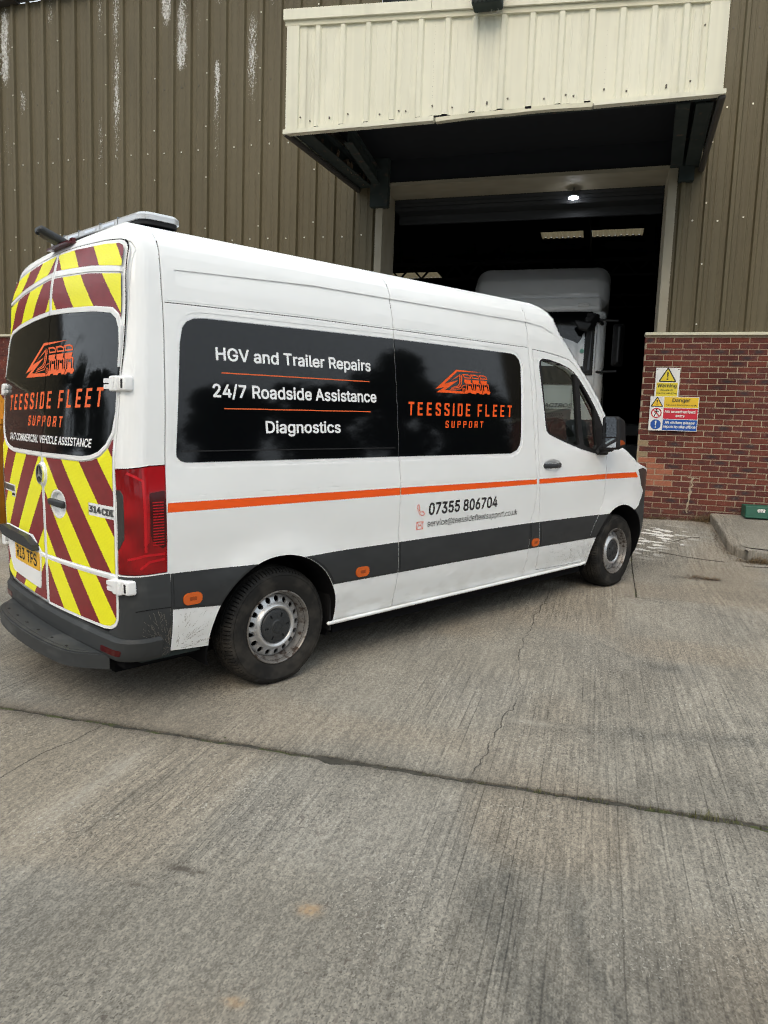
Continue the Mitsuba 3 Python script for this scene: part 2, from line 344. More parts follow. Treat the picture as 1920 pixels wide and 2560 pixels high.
# ------------------------------------------------------------------ ground: concrete bays over a dirty bed
tag('yard', 'concrete yard sloping up to the warehouse', 'yard', kind='structure')
def bed():
    xs = np.array([-120, -30, -14, -8, -5, -4, -3, -2, -1, 0, 1, 2, 3, 6, 14, 30, 120.0]); ys = np.array([-120, -40, -22, -14, -11, -9, -8, -7.4, -7, -6, -5, -4, -3] + list(np.arange(-2, .01, .1)) + [.2, 1, 3])
    X, Y = np.meshgrid(xs, ys)
    V = np.stack([X, Y, hz(np.clip(X, -30, 30), np.clip(Y, -40, 0)) - .028], -1).reshape(-1, 3)
    nx = len(xs)
    F = [[j * nx + i, j * nx + i + 1, (j + 1) * nx + i + 1, (j + 1) * nx + i] for j in range(len(ys) - 1) for i in range(nx - 1)]
    return V, np.array(F)
scene['yard'] = mikit.ply(bed(), 'mat_soil')

def slab(poly):
    V, F = [], []
    y0, y1 = poly.bounds[1], poly.bounds[3]
    cuts = [y0] + [c for c in np.arange(-2.0, 0.2, .1) if y0 < c < y1] + [y1]
    n = 0
    for a, b in zip(cuts[:-1], cuts[1:]):
        pc = poly.intersection(sbox(-200, a, 200, b))
        for g in getattr(pc, 'geoms', [pc]):
            if g.geom_type != 'Polygon' or g.area < 1e-7: continue
            v, f = flat(g, None)
            V.append(np.column_stack([v, hz(v[:, 0], v[:, 1])])); F.append(f + n); n += len(v)
    ring = np.asarray(poly.exterior.coords)[:-1]
    if poly.exterior.is_ccw: ring = ring[::-1]
    m = len(ring)
    c = ring.mean(0)
    zt = hz(ring[:, 0], ring[:, 1])
    V.append(np.column_stack([ring, zt])); V.append(np.column_stack([ring, zt - .06]))
    i = np.arange(m); j = (i + 1) % m
    F.append(np.vstack([np.stack([i, j, j + m], 1), np.stack([i, j + m, i + m], 1)]) + n)
    return np.vstack(V), np.vstack(F)

def rag(p, q, amp, step=.035, seed=0, chip=()):
    r = np.random.default_rng(seed)
    L = math.dist(p, q); k = max(2, int(L / step))
    t = np.linspace(0, 1, k + 1); P = np.outer(1 - t, p) + np.outer(t, q)
    d = (np.array(q) - p) / L; nrm = np.array([-d[1], d[0]])
    w = np.convolve(r.normal(0, 1, k + 9), np.ones(4) / 4, 'same')[4:4 + k + 1] * .6 + r.normal(0, .5, k + 1) * .5
    w *= np.sin(np.pi * np.clip(t * 20, 0, .5)) * np.sin(np.pi * np.clip((1 - t) * 20, 0, .5))
    w = w * amp
    for cx, dep in chip: w += dep * np.exp(-((P[:, 0] - cx) / .05) ** 2)
    return [tuple(a) for a in P + np.outer(w, nrm)]
J1 = -7.235
near = Polygon([(-9, -16)] + [(4.5, -16)] + rag((4.5, J1 - .019), (-9, J1 - .014), .011, seed=3, chip=((-1.75, .03), (.1, .02), (-2.9, .012))) + [])
mainp = rag((-9, J1 + .007), (4.5, J1 + .020), .011, seed=4, chip=((-1.77, .02), (-.5, .012), (.2, .02)))
main = Polygon(mainp + [(4.5, -3.446)] + rag((4.5, -3.446), (-.22, -3.446), .002, seed=5) + rag((-.22, -3.446), (-9, -3.446), .003, seed=6))
apron = Polygon(rag((-.205, -3.438), (4.5, -3.438), .002, seed=7) + [(4.5, -.002), (.0, -.002), (-.178, -.002)] + rag((-.178, -1.34), (-.214, -3.43), .006, seed=8))
front = Polygon(rag((-9, -3.438), (-.235, -3.438), .003, seed=9) + rag((-.228, -3.43), (-.192, -1.34), .006, seed=10) + [(-.192, .6), (-3.9, .6), (-3.9, -.002), (-9, -.002)])
for k, (pl, lab) in enumerate([(near, 'nearest concrete slab before the weedy joint'), (main, 'brushed concrete slab under the rear of the van'), (apron, 'sloping slab with chalky white marks by the brick wall'), (front, 'slab under the front of the van running into the doorway')]):
    key = put('yard__slab', slab(pl), 'mat_concrete')
    labels[key] = {'label': lab}
put('yard__outer_paving', (np.array([(-60, -60, -2.2), (60, -60, -.6), (60, -16, .45), (-60, -16, -1.2), (4.5, -16.0, hz(4.5, -16) - .004), (4.5, -.002, hz(4.5, -.002)), (60, -.002, .8), (-9, -16, hz(-9, -16)), (-9, 0, hz(-9, -.002)), (-60, 0, -.55)], float),
                           np.array([(0, 1, 2), (0, 2, 3), (4, 2, 6), (4, 6, 5), (3, 7, 8), (3, 8, 9)])), 'mat_far_ground')

# the joints are filled nearly flush with dirt
def fill(p, q, w, drop, seed, step=.02):
    r = np.random.default_rng(seed); L = math.dist(p, q); k = int(L / step); t = np.linspace(0, 1, k + 1)
    P = np.outer(1 - t, p) + np.outer(t, q); d = (np.array(q) - p) / L; nr = np.array([-d[1], d[0]])
    cols = []
    for a in np.linspace(-1, 1, 7):
        Q = P + nr * a * w; z = hz(Q[:, 0], Q[:, 1]) - drop + .010 * (meshkit.fbm(np.column_stack([Q * 22, np.full(k + 1, seed)]), 3) - .5) + .0015 * r.normal(0, 1, k + 1)
        cols.append(np.column_stack([Q, z]))
    V = np.stack(cols, 1).reshape(-1, 3)
    F = np.array([[i * 7 + j, (i + 1) * 7 + j, (i + 1) * 7 + j + 1, i * 7 + j + 1] for i in range(k) for j in range(6)])
    return V, F[:, ::-1]
put('yard__joint_fill', fill((-4.2, J1), (1.4, J1 + .004), .05, .006, 61), 'mat_joint_dirt', smooth=True); labels['yard__joint_fill'] = {'label': 'dark mossy dirt filling the long joint across the foreground'}
put('yard__joint_fill', fill((-.222, -3.44), (-.184, -1.30), .022, .005, 62), 'mat_joint_dirt', smooth=True)
# weeds and moss in the joint
def blades(spots, n, h, seed, spread=.05):
    r = np.random.default_rng(seed); V, F = [], []
    for (x, y, s) in spots:
        for _ in range(int(n * s)):
            bx0, by0 = x + r.normal(0, spread * s), y + r.normal(0, .010)
            a = r.uniform(0, 2 * np.pi); L = h * s * r.uniform(.4, 1.0); lean = r.uniform(.2, 1.1)
            w = .0016 + .0012 * r.random(); dx, dy = np.cos(a), np.sin(a); z0 = hz(bx0, by0) - .02
            k = len(V) * 1
            base = sum(len(v) for v in V)
            P = []
            for t, ww in ((0, w), (.5, w * .8), (1, .0002)):
                px, py, pz = bx0 + dx * lean * L * t * t * .9, by0 + dy * lean * L * t * t * .9, z0 + .012 + L * (t - .3 * lean * t * t)
                P += [(px - dy * ww, py + dx * ww, pz), (px + dy * ww, py - dx * ww, pz)]
            V.append(np.array(P)); F.append(np.array([(0, 1, 3), (0, 3, 2), (2, 3, 5), (2, 5, 4)]) + base)
    return np.vstack(V), np.vstack(F)
mat('grass', mikit.proc(lambda p, n, uv: MIX(col(.04, .045, .014), col(.13, .12, .05), N(p.x * 40, p.y * 40, 1))), .7, two=True)
mat('bark_dark', (.05, .036, .026), .9)
mat('dead_grass', mikit.proc(lambda p, n, uv: MIX(col(.10, .065, .035), col(.27, .19, .10), N(p.x * 50, p.y * 50, p.z * 30))), .85, two=True)
mat('moss', mikit.proc(lambda p, n, uv: MIX(col(.018, .02, .008), col(.055, .065, .02), FB(p.x * 60, p.y * 60, p.z * 60, 3))), .95)
sp = [(-1.06, -7.24, .5), (-.80, -7.24, 1.0), (-.62, -7.23, .6), (-.55, -7.24, .8), (-.36, -7.24, .9), (-.2, -7.25, 1.0), (-.12, -7.235, 1.5), (-.02, -7.24, .6), (.25, -7.25, .6), (.33, -7.25, .9), (-1.5, -7.23, .4), (-1.3, -7.235, .5), (-2.0, -7.235, .3), (.62, -7.25, 1.0)]
put('joint_weeds', blades(sp, 24, .036, 5, .04), 'mat_grass')
tag('joint_weeds', 'small green grass tufts and moss growing along the open joint in the concrete', 'weeds', kind='stuff')
def clumps(n, seed):
    r = np.random.default_rng(seed); out = []
    ico = trimesh.creation.icosphere(subdivisions=1)
    for _ in range(n):
        x = r.uniform(-3.8, .9); y = J1 + r.normal(0, .012); s = r.uniform(.003, .009)
        if r.random() > .25 + .6 * (np.sin(x * 5.3) > 0): continue
        m = ico.copy(); m.vertices = m.vertices * r.uniform(.7, 1.3, m.vertices.shape) * [s * 1.6, s, s * .5] + [x, y, hz(x, y) - .012]; out.append(m)
    return cat(out)
put('joint_moss', clumps(1100, 11), 'mat_moss'); tag('joint_moss', 'dark moss and grit lying in the joint between the concrete slabs', 'moss', kind='stuff')

# kerbed pavement at the right with the green box
def kerb_z(x, y): return hz(x, y) + .115
K = [(.83, -.03), (.845, -.45), (.885, -1.12), (.93, -1.31), (1.02, -1.40), (1.15, -1.435), (2.4, -1.66)]
def kerb_run(pts, w, top, key, label):
    P = np.asarray(pts, float); d = np.gradient(P, axis=0); d /= np.linalg.norm(d, axis=1, keepdims=True); nr = np.stack([-d[:, 1], d[:, 0]], 1)
    prof = [(0, -.10), (0, top - .03), (.006, top - .012), (.022, top), (w, top), (w, -.1)]
    V = np.array([[(p[0] + n[0] * a, p[1] + n[1] * a, hz(p[0], p[1]) + b) for a, b in prof] for p, n in zip(P, nr)]).reshape(-1, 3); m = len(prof)
    F = [[i * m + j, (i + 1) * m + j, (i + 1) * m + j + 1, i * m + j + 1] for i in range(len(P) - 1) for j in range(m - 1)]
    F = np.array(F)[:, ::-1]
    caps = [[0, j, j + 1] for j in range(1, m - 1)] + [[(len(P) - 1) * m, (len(P) - 1) * m + j + 1, (len(P) - 1) * m + j] for j in range(1, m - 1)]
    q = np.vstack([F[:, [0, 1, 2]], F[:, [0, 2, 3]], np.array(caps)])
    k = put(key, (V, q), 'mat_concrete', smooth=40); labels[k] = {'label': label} if label else {}
Kc = curve(K, 6)
tag('pavement', 'raised concrete pavement with rounded kerb below the brick wall', 'pavement', kind='structure')
a = int(len(Kc) * .52)
kerb_run(Kc[:a], .115, .115, 'pavement__kerb', 'straight kerb stone running away to the wall')
kerb_run(Kc[a:] + [0.002, 0], .115, .115, 'pavement__kerb', 'kerb stone turning the corner to the right')
inner = Polygon([tuple(p) for p in Kc] + [(2.4, -.002), (.83, -.002)]).buffer(0).buffer(-.095).buffer(0)
def top_of(poly, dz):
    v, f = [], []; n = 0
    for a0 in np.arange(-2, .1, .1):
        pc = poly.intersection(sbox(-9, a0, 9, a0 + .1))
        for g in getattr(pc, 'geoms', [pc]):
            if g.geom_type == 'Polygon' and g.area > 1e-7:
                vv, ff = flat(g, None); v.append(np.column_stack([vv, hz(vv[:, 0], vv[:, 1]) + dz])); f.append(ff + n); n += len(vv)
    return np.vstack(v), np.vstack(f)
put('pavement__paving', top_of(unary_union([inner, sbox(.935, -.5, 2.4, -.002)]).buffer(0), .108), 'mat_concrete')

# ------------------------------------------------------------------ warehouse
tag('warehouse', 'brown steel clad warehouse on a low red brick wall with a large open doorway', 'warehouse')
H2 = math.pi / 2
def extr_z(profile, z0, z1):     # profile: polyline (x, y) -> sheet standing between z0 and z1 (z1 may be one value per point)
    P = np.asarray(profile, float); n = len(P)
    z0 = np.broadcast_to(z0, n); z1 = np.broadcast_to(z1, n)
    V = np.vstack([np.column_stack([P, z0]), np.column_stack([P, z1])])
    i = np.arange(n - 1)
    return V, np.stack([i, i + 1, i + 1 + n, i + n], 1)

def ribbed(x0, x1, ribs, y, h=.042, base=.078, top=.042, swage=True, sw=.0035):
    P = [(x0, y)]
    ribs = sorted(r for r in ribs if x0 + base / 2 < r < x1 - base / 2)
    prev = x0
    for r in list(ribs) + [None]:
        end = r if r is not None else x1
        if swage and end - prev > .2:
            for t in (1 / 3, 2 / 3):
                c = prev + (end - prev) * t
                P += [(c - .012, y), (c - .006, y - sw), (c + .006, y - sw), (c + .012, y)]
        if r is not None:
            P += [(r - base / 2, y), (r - top / 2, y - h), (r + top / 2, y - h), (r + base / 2, y)]
            prev = r
    return P + [(x1, y)]

PIT = .2975; R0 = -10.228
def sheets(xa, xb, z0, z1, name):
    k0 = math.floor((xa - R0) / (3 * PIT))
    x = R0 + k0 * 3 * PIT
    k = 0
    while x < xb - 1e-6:
        a0, b0 = max(x, xa), min(x + 3 * PIT, xb)
        if b0 - a0 > .02:
            ribs = [x + i * PIT for i in range(0, 4)]
            pr = ribbed(a0, b0 + (.03 if b0 < xb else 0), [r for r in ribs if a0 - .01 < r < b0 + .001] , .010 - .0012 * (k % 2))
            if a0 == x:            # the lap: half a rib at the left edge
                pr = [(a0 - .039, .008), (a0 - .021, -.0335), (a0 + .021, -.0335), (a0 + .039, .010)] + [q for q in pr if q[0] > a0 + .041]
            put(name, extr_z(pr, z0, z1), 'mat_brown_cladding')
            k += 1
        x += 3 * PIT
sheets(-17.4, -3.93, 2.752, 8.0, 'warehouse__cladding_sheet')
sheets(.115, 3.4, 2.752, 8.0, 'warehouse__cladding_sheet')
put('warehouse__cladding_far_end', extr_z(ribbed(3.42, 9.5, [3.5 + PIT * i for i in range(20)], .012, swage=False), 2.752, 8.0), 'mat_brown_cladding')
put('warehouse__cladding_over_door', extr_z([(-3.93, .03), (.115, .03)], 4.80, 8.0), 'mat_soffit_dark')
put('warehouse__cladding_far_end', extr_z(ribbed(-60, -17.44, [-59.9 + PIT * i for i in range(142)], .012, swage=False), 2.752, 8.0), 'mat_brown_cladding')
labels['warehouse__cladding_over_door'] = {'label': 'dark boarding behind the canopy over the doorway'}
# purlin and lap screws: far too small to pick apart, one part
def screws(pts, r=.011, d=.007, y=0.0):
    c = trimesh.creation.cylinder(r, d, sections=8); c.apply_transform(trimesh.transformations.rotation_matrix(H2, [1, 0, 0]))
    out = []
    for p in pts:
        m = c.copy(); m.apply_translation([p[0], p[1], p[2]]); out.append(m)
    return cat(out)
rs = np.random.default_rng(3)
pale, darks = [], []
for k in range(-2, 16):
    X = R0 + 3 * PIT * k
    if -12 < X < -4.0 or X > .2:
        for j in range(7): pale.append((X + rs.normal(0, .004), -.036, 2.85 + .7477 * j + rs.normal(0, .006)))
for k in range(-4, 46):
    X = R0 - .153 + PIT * k
    if X < -4.0 or X > .25:
        if X < -4.45 or X > .45 or True:
            pale.append((X + rs.normal(0, .006), .006, 5.512 + rs.normal(0, .01))); pale.append((X, .006, 4.153 + rs.normal(0, .01)))
            darks.append((X + rs.normal(0, .006), .006, 6.42 + rs.normal(0, .012)))
pale = [p for p in pale if p[0] < -3.95 or (p[0] > .2 and p[0] < 3)]
put('warehouse__fastener', screws(pale), 'mat_screw_pale'); labels['warehouse__fastener'] = {'kind': 'stuff', 'label': 'pale screw heads on the brown cladding'}
put('warehouse__fastener', screws(darks), 'mat_screw_dark'); labels['warehouse__fastener_001'] = {'kind': 'stuff', 'label': 'dark screw heads high on the cladding'}
put('warehouse__eaves_gutter', cat([tbox(-60, -10.10, -.16, .02, 7.99, 8.7), tbox(-10.09, 9.5, -.16, .02, 8.02, 8.7)]), 'mat_trim_dark')
for x0, x1 in ((-60, -3.925), (-.137, 9.5)):
    k = put('warehouse__cap_flashing', cat([tbox(x0, x1, -.045, .14, 2.712, 2.748)]), 'mat_cream_trim')

def facing_w(poly, y, depth): return tm(side_ex(poly, y, y + depth))
# brick: each brick its own piece, joints recessed
def unit_brick(seed):
    r = np.random.default_rng(seed)
    m = Manifold.batch_hull([bx(0, 1, .03, 1, 0, 1), bx(.012, .988, 0, 1, .045, .955)])
    t = tm(m); t.vertices += r.normal(0, .004, t.vertices.shape) * [1, .6, 2.5]
    uv = t.vertices[:, [0, 2]]
    return mikit.ply(t, None, smooth=False, uv=uv)
UB = [unit_brick(i) for i in range(6)]
ORANGE = {(22, 0), (23, 1), (24, 0), (24, 1), (25, 1), (26, 0), (26, 1), (27, 0), (28, 0)}
BUFF = {(19, 0), (21, 0)}
def bricks(prefix, xa, xb, rows, seed, quoin=True):
    r = np.random.default_rng(seed)
    for row in rows:
        zc = 2.65 - (row - 1) * .075
        off = 0 if row % 2 else .5
        u = math.floor(xa / .225) - 1
        i = 0
        while True:
            a0, b0 = (u + off) * .225 + .005, (u + 1 + off) * .225 - .005
            u += 1
            a1, b1 = max(a0, xa), min(b0, xb)
            if a0 > xb: break
            if b1 - a1 < .03: continue
            key = fresh(prefix)
            m = BR[4] if (row, i) in ORANGE and quoin else BR[5] if (row, i) in BUFF and quoin else BR[int(r.choice([0, 1, 2, 3], p=[.42, .27, .15, .16]))]
            d = {**UB[int(r.integers(6))], 'bsdf': {'type': 'ref', 'id': m}}
            j = r.normal(0, .0012, 3)
            d['to_world'] = T().translate([a1 + j[0], -.006 + abs(j[1]) * 1.5, zc - .0325 + j[2]]).scale([b1 - a1, .10, .065])
            scene[key] = d
            i += 1
def mortar(x0, x1):
    return tbox(x0, x1, .0015, .22, -.25, 2.712)
rp_ = np.random.default_rng(77)
pts_ = [(.585 - .004 * i + .007 * (-1) ** i + rp_.normal(0, .005), .86 - .046 * i) for i in range(11)]
blot = unary_union([strip([a, b], .012 + .016 * rp_.random()) for a, b in zip(pts_[:-1], pts_[1:])] + [Point(a).buffer(.008 + .012 * rp_.random(), quad_segs=3) for a in pts_] + [strip([(.53, .868), (.66, .862)], .013)])
put('warehouse__mortar_repair', facing_w(blot, -.010, .016), 'mat_mortar'); labels['warehouse__mortar_repair'] = {'label': 'pale mortar smeared down a crack low in the brickwork'}
def far_brick(p, n, uv):
    r = dr.floor(p.z / .075); u = p.x / .225 + .5 * (r - 2 * dr.floor(r / 2)); fx = u - dr.floor(u); fz = p.z / .075 - r
    joint = dr.maximum(dr.select((fx < .045), 1.0, 0.0), dr.select(fz < .13, 1.0, 0.0))
    return MIX(MIX(col(.15, .04, .028), col(.06, .04, .038), mikit.cell_rand(dr.floor(u), r) ** 2), col(.4, .34, .26), joint)
mat('far_brick', mikit.proc(far_brick), .9)
tag('warehouse__brick_wall'); labels.pop('warehouse__brick_wall')
put('warehouse__brick_wall', mortar(-.122, 1.66), 'mat_mortar'); put('warehouse__far_brick_wall', tbox(1.66, 9.5, .0015, .22, -.5, 2.712), 'mat_far_brick'); labels['warehouse__brick_wall'] = {'label': 'red brick wall right of the doorway with orange repair bricks at its corner'}
bricks('warehouse__brick_wall__brick', -.130, 1.66, range(1, 35), 21)
put('warehouse__brick_wall', tbox(-60, -3.93, .0015, .22, -2.5, 2.712), 'mat_far_brick'); labels['warehouse__brick_wall_001'] = {'label': 'red brick wall left of the doorway behind the van'}
bricks('warehouse__brick_wall_001__brick', -10.95, -10.2, range(1, 13), 22, quoin=False)

# door frame
dj = []
k = put('warehouse__door_jamb', cat([tbox(-3.915, -3.812, -.035, .05, .1, 4.785), tbox(-3.83, -3.81, .05, .60, .1, 4.785)]), 'mat_beige_trim'); labels[k] = {'label': 'left beige door jamb behind the van roof'}
k = put('warehouse__door_jamb', cat([tbox(.004, .112, -.035, .05, 2.75, 4.80), tbox(.004, .024, .05, .60, .1, 4.80)]), 'mat_beige_trim'); labels[k] = {'label': 'right beige door jamb standing on the brick wall'}
put('warehouse__door_head', cat([tbox(-3.82, .01, -.03, .58, 4.79, 4.84)]), 'mat_beige_trim')
sh = [tbox(-3.8, .0, .585, .95, 4.62, 4.80)]
for i in range(3): sh.append(tbox(-3.8, 0, .575 - .012 * (i % 2), .60, 4.625 + .055 * i, 4.672 + .055 * i))
put('warehouse__shutter_roll', cat(sh + [tbox(-3.8, .0, .83, .88, 4.50, 4.64)]), 'mat_shutter'); labels['warehouse__shutter_roll'] = {'label': 'rolled up steel door behind the door head'}

# canopy
YF = -2.10
def ctop(x): return 6.107 - .062 * (x + 4.431)
A0, A1, B0, B1 = (-4.40, YF), (-4.19, -.03), (.312, YF), (.385, -.03)
ribx = [-4.02 + .3032 * i for i in range(14)]
cuts = [-4.245, -3.56, -2.65, -1.74, -.83, .135]
for i, (xa, xb) in enumerate(zip(cuts[:-1], cuts[1:])):
    pr = ribbed(xa, xb, [r for r in ribx if xa - .05 < r < xb + .05], YF + .020 - .002 * (i % 2), h=.026, base=.085, top=.046, sw=.0028)
    X = np.array(pr)[:, 0]
    zb = 4.815 + (.012 * np.sin(X * 9) * ((X > -2.7) & (X < -.8)))
    put('warehouse__canopy__front_sheet', extr_z(pr, zb, ctop(X) - .03), 'mat_cream_cladding')
put('warehouse__canopy__corner_trim', extr_z([(-4.19, -1.95), (-4.40, YF - .012), (-4.25, YF - .012), (-4.243, YF + .012), (-4.155, YF + .010)], 4.80, 6.08), 'mat_cream_cladding')
put('warehouse__canopy__corner_trim', extr_z([(.085, YF + .010), (.13, YF + .012), (.137, YF - .012), (.312, YF - .012), (.33, -1.6)], 4.80, 5.84), 'mat_cream_cladding')
def slope_bar(x0, x1, ya, yb, dz0, dz1, f=ctop):
    m = tbox(x0, x1, ya, yb, 0, 1); v = m.vertices
    v[:, 2] = np.where(v[:, 2] > .5, f(v[:, 0]) + dz1, f(v[:, 0]) + dz0); return m
put('warehouse__canopy__top_capping', cat([slope_bar(-4.435, -2.69, YF - .045, YF + .2, -.115, .0), slope_bar(-2.685, .33, YF - .043, YF + .2, -.112, .0)]), 'mat_cream_cladding')
put('warehouse__canopy__top_capping', cat([slope_bar(-4.42, .325, YF - .014, YF + .05, -.17, -.116)]), 'mat_cream_trim')
low = lambda x: 4.768 + .005 * x
for q in (slope_bar(-4.42, -3.45, YF - .035, YF + .05, 0, .048, low), slope_bar(-3.448, -2.62, YF - .033, YF + .05, -.002, .046, low), slope_bar(-.92, .34, YF - .035, YF + .05, 0, .048, low)): put('warehouse__canopy__drip_trim', q, 'mat_cream_cladding')
labels['warehouse__canopy__drip_trim'] = {'label': 'cream drip trim at the left end of the canopy edge'}; labels['warehouse__canopy__drip_trim_002'] = {'label': 'cream drip trim at the right end of the canopy edge'}
bent = slope_bar(-2.60, -.93, YF - .02, YF + .05, -.012, .032, low); bent = bent.subdivide().subdivide().subdivide()
bent.vertices[:, 2] += .014 * np.sin(bent.vertices[:, 0] * 5.1) * np.cos(bent.vertices[:, 0] * 2.2) + .012; bent.vertices[:, 1] += .015 * np.sin(bent.vertices[:, 0] * 7)
put('warehouse__canopy__bent_trim', bent, 'mat_cream_trim'); labels['warehouse__canopy__bent_trim'] = {'label': 'torn and bent middle length of the canopy trim'}
notch = [tbox(x - .032, x + .032, YF - .010, YF + .02, 4.80, 4.816 + .008 * (i % 2)) for i, x in enumerate(ribx[5:12])]
put('warehouse__canopy__rib_filler', cat(notch), 'mat_dark_void'); labels['warehouse__canopy__rib_filler'] = {'kind': 'stuff', 'label': 'black foam fillers under the rib ends'}
sc = [(x + .08 + .08 * (i % 2), YF + .012, 4.90 + .018 * (i % 3) + .004 * x) for i, x in enumerate([-4.18] + ribx)] + [(x + .16, YF + .012, 4.895) for x in ribx[::3]] + [(-4.21, YF - .014, 4.92), (.10, YF + .008, 5.45)]
put('warehouse__canopy__fastener', screws(sc, .0095, .012), 'mat_screw_dark'); labels['warehouse__canopy__fastener'] = {'kind': 'stuff'}
put('warehouse__canopy__side_sheet', (np.array([(*A0, 4.79), (*A1, 4.77), (*A1, 6.3), (*A0, 6.07)]), np.array([(0, 1, 2), (0, 2, 3)])), 'mat_cream_cladding')
put('warehouse__canopy__side_sheet', (np.array([(*B0, 4.79), (*B1, 4.80), (*B1, 6.1), (*B0, 5.80)]), np.array([(0, 1, 2), (0, 2, 3)])), 'mat_cream_cladding')
put('warehouse__canopy__roof_sheet', (np.array([(*A0, 6.04), (*B0, 5.75), (*B1, 6.05), (*A1, 6.25)]), np.array([(0, 1, 2), (0, 2, 3)])), 'mat_brown_cladding')
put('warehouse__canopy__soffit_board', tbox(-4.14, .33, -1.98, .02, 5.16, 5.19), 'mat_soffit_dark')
for (p, q, lab) in ((A0, A1, 'dark trim along the left lower edge of the canopy'), (B0, B1, 'dark trim along the right lower edge of the canopy')):
    k = put('warehouse__canopy__edge_trim', tm(pipe([(p[0] + .0, p[1] + .03, 4.765), (q[0], q[1], 4.765)], .036, 14)), 'mat_trim_dark', smooth=40); labels[k] = {'label': lab}
def beam(p, q, w, z0, z1):
    d = np.array(q) - p; L = np.linalg.norm(d); n = np.array([-d[1], d[0]]) / L
    t = .012
    def b(off, ww, za, zb):
        m = Polygon([tuple(np.array(p) + n * (off - ww / 2)), tuple(np.array(q) + n * (off - ww / 2)), tuple(np.array(q) + n * (off + ww / 2)), tuple(np.array(p) + n * (off + ww / 2))])
        return tm(up_ex(m, za, zb))
    return cat([b(0, w, z0, z0 + t), b(0, w, z1 - t, z1), b(0, t, z0, z1)])
def rough(m, amp, seed):
    m = m.subdivide_to_size(.09); m.merge_vertices(); m.vertices += (meshkit.noise(m.vertices * 14, seed)[:, None] - .5) * amp; return m
for p, q, w, lab in (((-.032, -1.9), (.085, .0), .14, None), ((.18, -1.86), (.27, .0), .165, 'rusty green canopy beam nearest the right edge'), ((-4.25, -1.95), (-4.08, .0), .20, 'flaking green canopy beam along the left edge'), ((-3.80, -1.6), (-3.90, .0), .11, None)):
    k = put('warehouse__canopy__steel_beam', beam(p, q, w, 4.80, 5.0), 'mat_old_steel')
    if lab: labels[k] = {'label': lab}
put('warehouse__canopy__steel_beam', beam((-4.2, -1.93), (.29, -1.93), .16, 4.83, 5.05), 'mat_old_steel')
put('warehouse__canopy__steel_beam', cat([tbox(-4.3, .30, -2.04, -2.0, 4.80, 5.02), tbox(-3.98, -3.72, -.12, .0, 4.5, 5.15), tbox(.12, .30, -.10, .0, 4.62, 5.1)]), 'mat_old_steel')
r9 = np.random.default_rng(9)
tear = []
for t in (.42, .55, .60, .66, .72, .80, .86, .9, .94):
    c = np.array([-4.15 + .09 * t, -1.95 + 1.95 * t]); h = r9.uniform(.03, .13)
    tear.append(bar((c[0], c[1], 4.80), (c[0] + .01, c[1] + .03, 4.80 + h), r9.uniform(.05, .10), .006))
mat('torn_board', mikit.proc(lambda p, n, uv: MIX(col(.05, .045, .038), col(.26, .17, .10), FB(p.x * 30, p.y * 30, p.z * 40, 3))), .9, two=True)
put('warehouse__canopy__torn_lining', cat(tear), 'mat_torn_board'); labels['warehouse__canopy__torn_lining'] = {'kind': 'stuff', 'label': 'torn lining board hanging along the left beam'}

# hall behind the doorway
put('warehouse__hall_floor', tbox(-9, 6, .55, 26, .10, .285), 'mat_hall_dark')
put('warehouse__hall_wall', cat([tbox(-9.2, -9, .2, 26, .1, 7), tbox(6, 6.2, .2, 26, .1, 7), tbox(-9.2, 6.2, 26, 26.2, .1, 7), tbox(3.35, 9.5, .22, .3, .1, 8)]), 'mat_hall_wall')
RL = [(-2.38, -1.30, 9.05, 9.75), (-1.12, .12, 9.05, 9.75), (-7.7, -5.95, 13.2, 14.2)]
hole = sbox(-9.2, .2, 6.2, 26.2)
for x0, x1, y0, y1 in RL: hole = hole.difference(sbox(x0, y0, x1, y1))
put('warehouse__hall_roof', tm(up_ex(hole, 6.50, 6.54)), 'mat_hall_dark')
for x0, x1, y0, y1 in RL:
    xs = np.linspace(x0, x1, 9 + 8 * 2); pr = [(x, .02 * math.sin(x * 2 * math.pi / .146)) for x in np.linspace(x0, x1, 60)]
    P = np.array(pr); V = np.vstack([np.column_stack([P[:, 0], np.full(60, y0), 6.53 + P[:, 1]]), np.column_stack([P[:, 0], np.full(60, y1), 6.53 + P[:, 1]])]); i = np.arange(59)
    k = put('warehouse__hall_roof__rooflight', (V, np.stack([i, i + 1, i + 61, i + 60], 1)), 'mat_rooflight')
for y in (4.2, 12.0, 17.4):
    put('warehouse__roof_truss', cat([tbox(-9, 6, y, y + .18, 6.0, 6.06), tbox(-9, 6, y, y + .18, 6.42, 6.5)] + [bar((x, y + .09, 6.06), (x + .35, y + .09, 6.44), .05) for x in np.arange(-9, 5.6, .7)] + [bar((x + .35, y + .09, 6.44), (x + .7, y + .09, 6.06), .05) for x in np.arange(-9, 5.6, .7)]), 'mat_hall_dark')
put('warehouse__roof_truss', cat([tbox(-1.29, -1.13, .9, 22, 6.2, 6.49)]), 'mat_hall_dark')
for x in (-1.9, .9):
    put('warehouse__column', tbox(x - .1, x + .1, 12.9, 13.2, .28, 6.4), 'mat_hall_dark') if x > 0 else None

